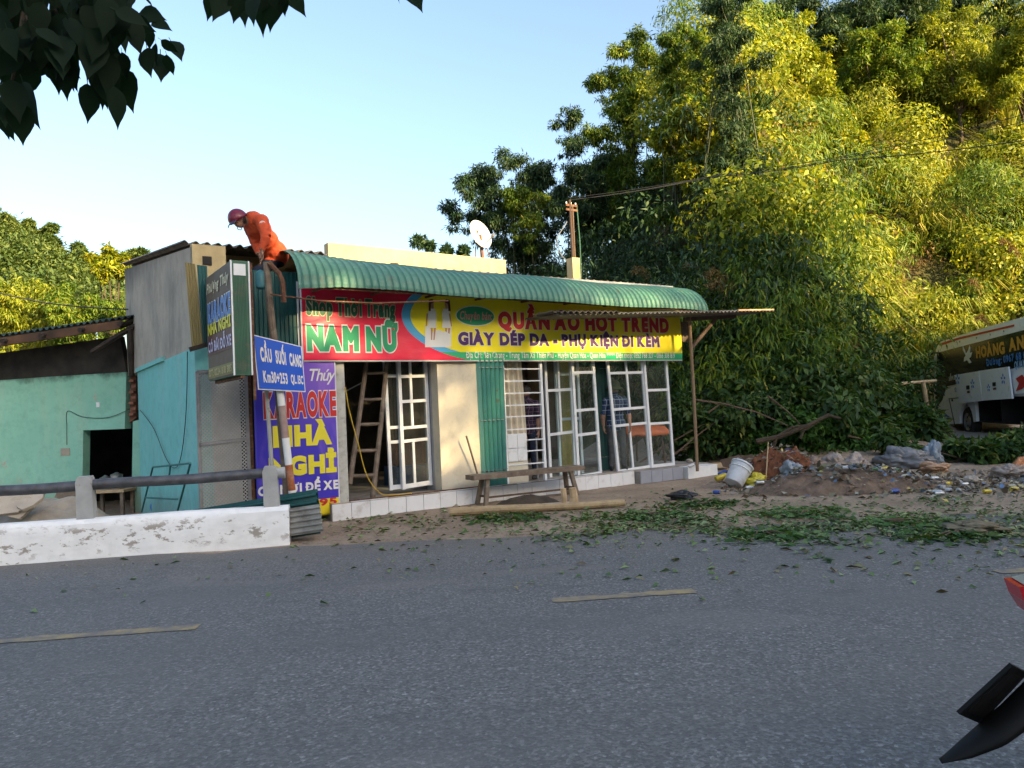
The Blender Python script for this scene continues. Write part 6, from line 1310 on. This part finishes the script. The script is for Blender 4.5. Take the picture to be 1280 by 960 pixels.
# long grass hanging over the slope
def grass(name, label, n, xr, sr, h, seed, m, blades=46):
    r = np.random.default_rng(seed); C_ = scatter(n, xr, sr, seed); V = []
    for c in C_:
        hh = h*(.6+.8*r.random()); a = r.uniform(0, 6.28, blades); d = np.c_[np.cos(a), np.sin(a), np.zeros(blades)]; spread = r.uniform(.25, .9, blades)[:, None]
        p0 = np.array(c)+d*.08; w = .02+.018*r.random(blades)[:, None]; sd = np.c_[-np.sin(a), np.cos(a), np.zeros(blades)]*w
        k1 = p0+np.array([0, 0, hh*.62])+d*hh*spread*.3; k2 = p0+np.array([0, 0, hh*.78])+d*hh*spread*.75; k3 = p0+np.array([0, 0, hh*.5])+d*hh*spread*1.15
        V.append(np.stack([p0-sd*.6, p0+sd*.6, k1+sd, k1-sd, k1-sd, k1+sd, k2+sd*.8, k2-sd*.8, k2-sd*.8, k2+sd*.8, k3+sd*.1, k3-sd*.1], 1).reshape(-1, 3))
    tag(arrmesh(name, np.concatenate(V), 4, m), label, 'grass', kind='stuff')
grass('tall_grass', 'tall arching yellow grass on the sunlit slope', 190, (9, 36), (.2, 15), 1.9, 61, lm_grass)
grass('shaded_tall_grass', 'tall arching green grass on the slope behind the shop', 40, (1, 10), (.2, 8), 1.25, 62, lm_green)
# dry plumes
mb = MB(); r = random.Random(4)
V = []
for (px, py, Y) in ((890, 338, 20.5), (893, 352, 20.3), (862, 330, 23), (648+150, 335, 24), (1215, 350, 32), (1225, 395, 31), (945, 425, 20.5), (960, 440, 20), (1255, 300, 33), (1265, 310, 33), (905, 345, 21)):
    b = atd(px, py, Y); C_ = [np.array(b)+np.array([.28*s, 0, -.12*s*s*3]) for s in np.linspace(-.5, .9, 9)]; V.append(cloud(C_, [(.09, .07, .07)]*9, 260, .16, .02, .5, .1, 0, 1, int(px), .4))
o = arrmesh('dry_plumes', np.concatenate(V), 4, lm_dry); tag(o, 'drooping dry grass plumes along the thicket', 'grass', kind='stuff')
# shrubs and weeds at the foot of the slope, right of the shop
SG = 'shrubs at the foot of the slope'
def shrub(label, px, py, w, h, m, n, L, Wd, seed, dr=.5, name='shrub', nst=7):
    b = gr(px, py); r = random.Random(seed); t = thing(name, label, 'shrub', b, SG); C_, R3 = [], []; st = MB()
    for k in range(16):
        c = b+Vector((r.uniform(-1, 1)*w, r.uniform(-.6, .6)*w*.6, r.uniform(.15, 1)*h)); s = r.uniform(.2, .38)*min(w, h)+.06; C_.append(c); R3.append((s*1.2, s, s*.8))
        if k < nst: st.tube([b+Vector((r.uniform(-.3, .3)*w, 0, 0)), b.lerp(c, .5)+ZZ*.1, c], [.02, .014, .006], 5)
    arrmesh('leaves', cloud(C_, R3, n, L, Wd, dr, .2, .3, 1, seed), 4, m, t); st.build('stems', m_bark, t, smooth='all')
shrub('large leafy shrub right beside the slim awning post', 885, 583, .9, 1.5, lm_green, 3200, .2, .07, 71)
shrub('leafy shrub behind the awning post and the step end', 858, 572, .8, 1.6, lm_green, 2600, .2, .07, 72)
shrub('dense drooping shrub behind the tipped bucket', 930, 580, 1.0, 1.5, lm_green, 3600, .2, .06, 73, .9)
shrub('bright green leafy shrub behind the earth heap', 1010, 580, 1.2, .95, leafmat('fresh_leaves', [(0, (.03, .09, .02)), (.6, (.07, .17, .03)), (1, (.13, .24, .05))]), 3600, .17, .07, 74)
shrub('dark green weeds left of the grey rubbish bags', 1072, 575, 1.1, .9, lm_green, 3400, .22, .1, 75)
shrub('dark creeping weeds below the bamboo rail', 1112, 566, 1.2, .9, lm_green, 3400, .24, .11, 76)
shrub('low creeper in front of the bus apron', 1205, 578, 1.5, .5, lm_green, 3400, .18, .09, 77)
shrub('low creeper at the right edge in front of the apron', 1265, 576, 1.3, .45, lm_green, 3000, .18, .09, 78)
shrub('broad-leaved weeds climbing left of the bus front', 1128, 558, .8, .5, lm_green, 3200, .3, .16, 79)
shrub('shaded weeds on the bank in the middle', 1050, 562, 1.3, 1.6, lm_green, 3400, .22, .08, 80, .8)
shrub('tangled shaded weeds behind the drooping shrub', 965, 565, 1.4, 1.7, lm_green, 3600, .22, .07, 81, .8)
# fallen trunk lying on the bank, and bare sticks
t = thing('fallen_branch', 'bare brown fallen branch lying across the bank above the bags', 'branch', atd(1000, 540, 18.2))
yb_ = 16.3
for k, (pts, r0) in enumerate((([(945, 552), (975, 546), (1010, 532), (1035, 519), (1050, 523)], .06), ([(965, 560), (972, 545), (990, 534), (1012, 531)], .04), ([(1000, 548), (1005, 538), (1022, 528)], .03), ([(870, 500), (905, 505), (945, 515), (985, 532)], .022), ([(885, 516), (900, 505), (912, 504)], .02), ([(960, 495), (985, 515), (1000, 530)], .02))):
    P_ = [atd(x, y, yb_-.2*(k > 2)) for x, y in pts]; MB().tube(P_, [r0*(1-.6*i/len(P_)) for i in range(len(P_))], 7, wob=.15).build('limb' if k == 0 else 'twig', m_bark if k < 3 else m_woodb, t)
t = thing('brush_sticks', 'thin bare sticks slanting in the brush beside the awning post', 'sticks', gr(850, 590))
for a, b in (((800, 578), (880, 530)), ((812, 583), (868, 556)), ((835, 575), (905, 520)), ((1060, 545), (1100, 558))): MB().tube([atd(*a, 16.6), atd((a[0]+b[0])/2, (a[1]+b[1])/2-2, 16.9), atd(*b, 17.2)], [.022, .016, .008], 6, wob=.1).build('stick', m_woodb, t)
# leaf litter and cut leafy twigs on yard and road
r = np.random.default_rng(9); N = 4800; P, ok = [], 0
while len(P) < N:
    px = r.uniform(430, 1300); k = (px-430)/870; yc = 655+6*math.sin(px*.02)-2*k; sd_ = 9+9*k; py = yc+r.normal()*sd_
    if px < 620 and r.random() > .22: continue
    if 620 < px < 700 and r.random() > .5: continue
    q = noise.noise(Vector((px*.018, py*.09, 1)))
    if q < .02 and r.random() > .28: continue
    if py < 612 or py > 712: continue
    P.append(gr(px, py)+ZZ*(.016+.008*abs(r.normal())))
for k in range(170): P.append(gr(r.uniform(0, 1280), 698+abs(r.normal())*22)+ZZ*.02)
for k in range(160): P.append(gr(r.uniform(360, 640), r.uniform(650, 690))+ZZ*.018)
P = np.array(P); N = len(P); a = r.uniform(0, 6.28, N)
V = leaves(P, np.c_[np.cos(a), np.sin(a), r.uniform(-.05, .3, N)], np.c_[r.normal(size=(N, 2))*.35, np.ones(N)], r.uniform(.03, .14, N), r.uniform(.012, .06, N), .2)
o = arrmesh('fallen_leaves', V, 4, leafmat('fallen_leaf', [(0, (.05, .08, .03)), (.25, (.1, .17, .06)), (.5, (.17, .25, .1)), (.68, (.28, .35, .18)), (.82, (.3, .25, .15)), (1, (.15, .1, .065))], .15)); tag(o, 'green leaves and cut twigs strewn over the yard and road edge', 'leaves', kind='stuff')
for k, (px, py, w, lab) in enumerate(((800, 645, .55, 'largest leafy cutting lying at the end of the bamboo pole'), (870, 633, .4, 'leafy cutting behind and right of the bamboo pole end'), (1090, 655, .5, 'leafy cutting at the road edge below the brown bags'), (640, 650, .4, 'leafy cutting in front of the bamboo pole'), (1000, 645, .5, 'leafy cutting between the bamboo pole and the far right'), (1200, 668, .45, 'leafy cutting at the road edge at far right'), (950, 668, .4, 'leafy cutting on the asphalt edge in the middle right'))):
    b = gr(px, py); rr = random.Random(k); t = thing('leafy_cutting', lab, 'branch', b, 'leafy cuttings on the yard'); C_ = []; st = MB(); a = rr.uniform(0, 6.28)
    for j in range(5): d = Vector((math.cos(a+rr.uniform(-.6, .6)), math.sin(a+rr.uniform(-.6, .6))*.6, 0))*w*rr.uniform(.5, 1.2); st.tube([b+ZZ*.02, b+d*.5+ZZ*.05, b+d+ZZ*.03], [.01, .008, .004], 5); C_ += [b+d*s+ZZ*.06 for s in (.4, .7, 1)]
    r3 = np.random.default_rng(k); ii = r3.integers(0, len(C_), 300); an = r3.uniform(0, 6.28, 300); pp = np.array([C_[i] for i in ii])*np.array([1, 1, .3])+r3.normal(size=(300, 3))*np.array([.26, .2, .008])
    pp[:, 2] = np.maximum(pp[:, 2], .02)
    arrmesh('leaves', leaves(pp, np.c_[np.cos(an), np.sin(an), r3.normal(size=300)*.15], np.c_[r3.normal(size=(300, 2))*.4, np.ones(300)], r3.uniform(.06, .18, 300), r3.uniform(.03, .09, 300)), 4, lm_green if k % 2 else leafmat('cut_leaf', [(0, (.05, .1, .03)), (.6, (.1, .2, .06)), (1, (.2, .28, .12))]), t); st.build('twigs', m_woodb, t)

# ================================================================== OVERHANGING TREE, UPPER LEFT
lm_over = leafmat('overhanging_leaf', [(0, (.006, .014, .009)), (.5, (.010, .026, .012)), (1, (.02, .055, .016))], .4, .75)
tb = Vector((-3.6, 1.2, 0)); ot = thing('overhanging_tree', 'dark leafy branches hanging in at the upper left corner', 'tree', tb)
MB().tube([tb, tb+Vector((.05, .1, 1.5)), tb+Vector((.1, .2, 3)), tb+Vector((.3, .4, 4.4))], [.17, .14, .12, .08], 12, wob=.05).build('trunk', m_bark, ot, smooth='all')
YO = 2.9
def twig(px): return [atd(x, y, YO+d) for x, y, d in px]
br1 = [tb+Vector((.1, .2, 3.0)), Vector((-2.9, 2.3, 3.5)), atd(40, -40, YO), atd(130, 20, YO), atd(180, 35, YO)]
br2 = [tb+Vector((.3, .4, 4.2)), Vector((-2.2, 2.2, 3.9)), atd(290, -50, YO), atd(330, -10, YO), atd(360, -5, YO)]
br3 = [Vector((-2.2, 2.2, 3.9)), atd(440, -60, YO), atd(500, -25, YO)]
brs = [MB().tube(b, [.05, .035, .02, .01, .005][:len(b)], 8).build('branch', m_bark, ot, smooth='all') for b in (br1, br2, br3)]
for p_ in ((0, 60), (30, 90), (100, 70), (140, 95), (10, 130)): MB().tube([atd(40, -40, YO), atd((40+p_[0])/2, (p_[1]-40)/2, YO-.05), atd(*p_, YO)], [.012, .008, .004], 6).build('twig', m_bark, ot)
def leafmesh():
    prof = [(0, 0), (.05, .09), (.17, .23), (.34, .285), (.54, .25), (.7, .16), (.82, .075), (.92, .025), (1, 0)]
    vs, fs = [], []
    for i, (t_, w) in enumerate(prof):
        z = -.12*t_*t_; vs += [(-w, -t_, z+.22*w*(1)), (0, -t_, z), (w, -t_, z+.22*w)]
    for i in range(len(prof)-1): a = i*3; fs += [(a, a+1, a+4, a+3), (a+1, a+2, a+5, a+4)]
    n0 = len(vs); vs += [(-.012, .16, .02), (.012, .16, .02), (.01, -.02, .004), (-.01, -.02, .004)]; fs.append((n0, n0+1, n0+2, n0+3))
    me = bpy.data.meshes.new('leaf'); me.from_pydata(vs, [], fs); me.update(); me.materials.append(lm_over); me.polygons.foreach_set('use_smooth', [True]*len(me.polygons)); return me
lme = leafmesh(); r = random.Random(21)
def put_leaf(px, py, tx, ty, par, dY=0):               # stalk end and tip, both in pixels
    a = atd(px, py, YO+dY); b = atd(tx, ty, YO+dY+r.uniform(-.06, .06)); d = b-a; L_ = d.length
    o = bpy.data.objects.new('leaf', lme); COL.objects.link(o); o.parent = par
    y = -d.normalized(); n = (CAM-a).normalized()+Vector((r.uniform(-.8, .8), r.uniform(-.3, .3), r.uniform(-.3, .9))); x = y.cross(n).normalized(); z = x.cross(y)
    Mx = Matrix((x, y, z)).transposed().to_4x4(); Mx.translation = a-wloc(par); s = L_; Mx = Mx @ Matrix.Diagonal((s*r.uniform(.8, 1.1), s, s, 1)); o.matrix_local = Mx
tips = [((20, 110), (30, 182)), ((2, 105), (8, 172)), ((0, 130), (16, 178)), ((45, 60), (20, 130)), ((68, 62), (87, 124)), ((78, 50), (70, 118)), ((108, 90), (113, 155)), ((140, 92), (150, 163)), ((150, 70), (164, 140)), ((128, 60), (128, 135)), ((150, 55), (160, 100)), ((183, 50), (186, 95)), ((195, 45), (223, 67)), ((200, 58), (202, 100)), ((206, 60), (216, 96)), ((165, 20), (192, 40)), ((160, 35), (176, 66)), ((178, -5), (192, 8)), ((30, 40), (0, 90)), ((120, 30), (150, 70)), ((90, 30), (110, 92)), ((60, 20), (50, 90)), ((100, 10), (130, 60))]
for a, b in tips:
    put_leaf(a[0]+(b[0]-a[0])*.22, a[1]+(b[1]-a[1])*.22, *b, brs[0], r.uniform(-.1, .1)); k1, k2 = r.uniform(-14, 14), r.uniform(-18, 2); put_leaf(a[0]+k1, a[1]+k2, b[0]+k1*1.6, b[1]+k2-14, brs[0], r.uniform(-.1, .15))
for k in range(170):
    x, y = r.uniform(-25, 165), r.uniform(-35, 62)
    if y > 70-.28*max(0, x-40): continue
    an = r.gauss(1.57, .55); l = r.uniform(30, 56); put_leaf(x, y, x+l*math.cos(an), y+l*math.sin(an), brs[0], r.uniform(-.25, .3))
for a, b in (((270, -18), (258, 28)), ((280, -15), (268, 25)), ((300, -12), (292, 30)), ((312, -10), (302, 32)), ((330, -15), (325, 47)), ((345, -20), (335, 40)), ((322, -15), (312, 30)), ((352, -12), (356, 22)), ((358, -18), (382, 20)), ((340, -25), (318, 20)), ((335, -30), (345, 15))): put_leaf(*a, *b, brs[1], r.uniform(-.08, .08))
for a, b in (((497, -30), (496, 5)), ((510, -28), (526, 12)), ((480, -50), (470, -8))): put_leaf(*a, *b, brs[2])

# unseen leaves added along the near-side hill crest to dim and dapple the sun
C_, R3 = [], []; r = random.Random(77)
for k in range(260):
    t_ = -30+k*.35
    if 6 < t_ < 14: continue
    P_ = SUNH*45+TH*t_; C_.append((P_.x+r.uniform(-.5, .5), P_.y+r.uniform(-.5, .5), ridge_h(t_)-.35+r.uniform(-.3, .2))); s_ = r.uniform(.3, .6); R3.append((s_, s_, s_*.8))
for k in range(30):
    P_ = SUNH*45+TH*r.uniform(7.0, 9.8); C_.append((P_.x, P_.y, r.uniform(24.6, 26.3))); R3.append((.8, .8, .55))
tag(arrmesh('crest_sun_screen', np.concatenate([cloud(C_, R3, 11000, .35, .18, .3, .1, .2, 1, 5), cloud([tuple(SUNH*45+TH*(6.0+.5*k)+ZZ*(24.1+.4*j)) for k in range(17) for j in range(7)], [(.4, .4, .4)]*119, 1500, .3, .16, .3, .1, .2, 1, 6), cloud([tuple(SUNH*45+TH*(7.3+.2*k)+ZZ*(22.7+.25*j)) for k in range(12) for j in range(8)], [(.3, .3, .3)]*96, 620, .3, .16, .3, .1, .2, 1, 7)]), 4, lm_green), 'unseen leaf screen added on the near hill crest to dim the sun', 'foliage', kind='stuff')
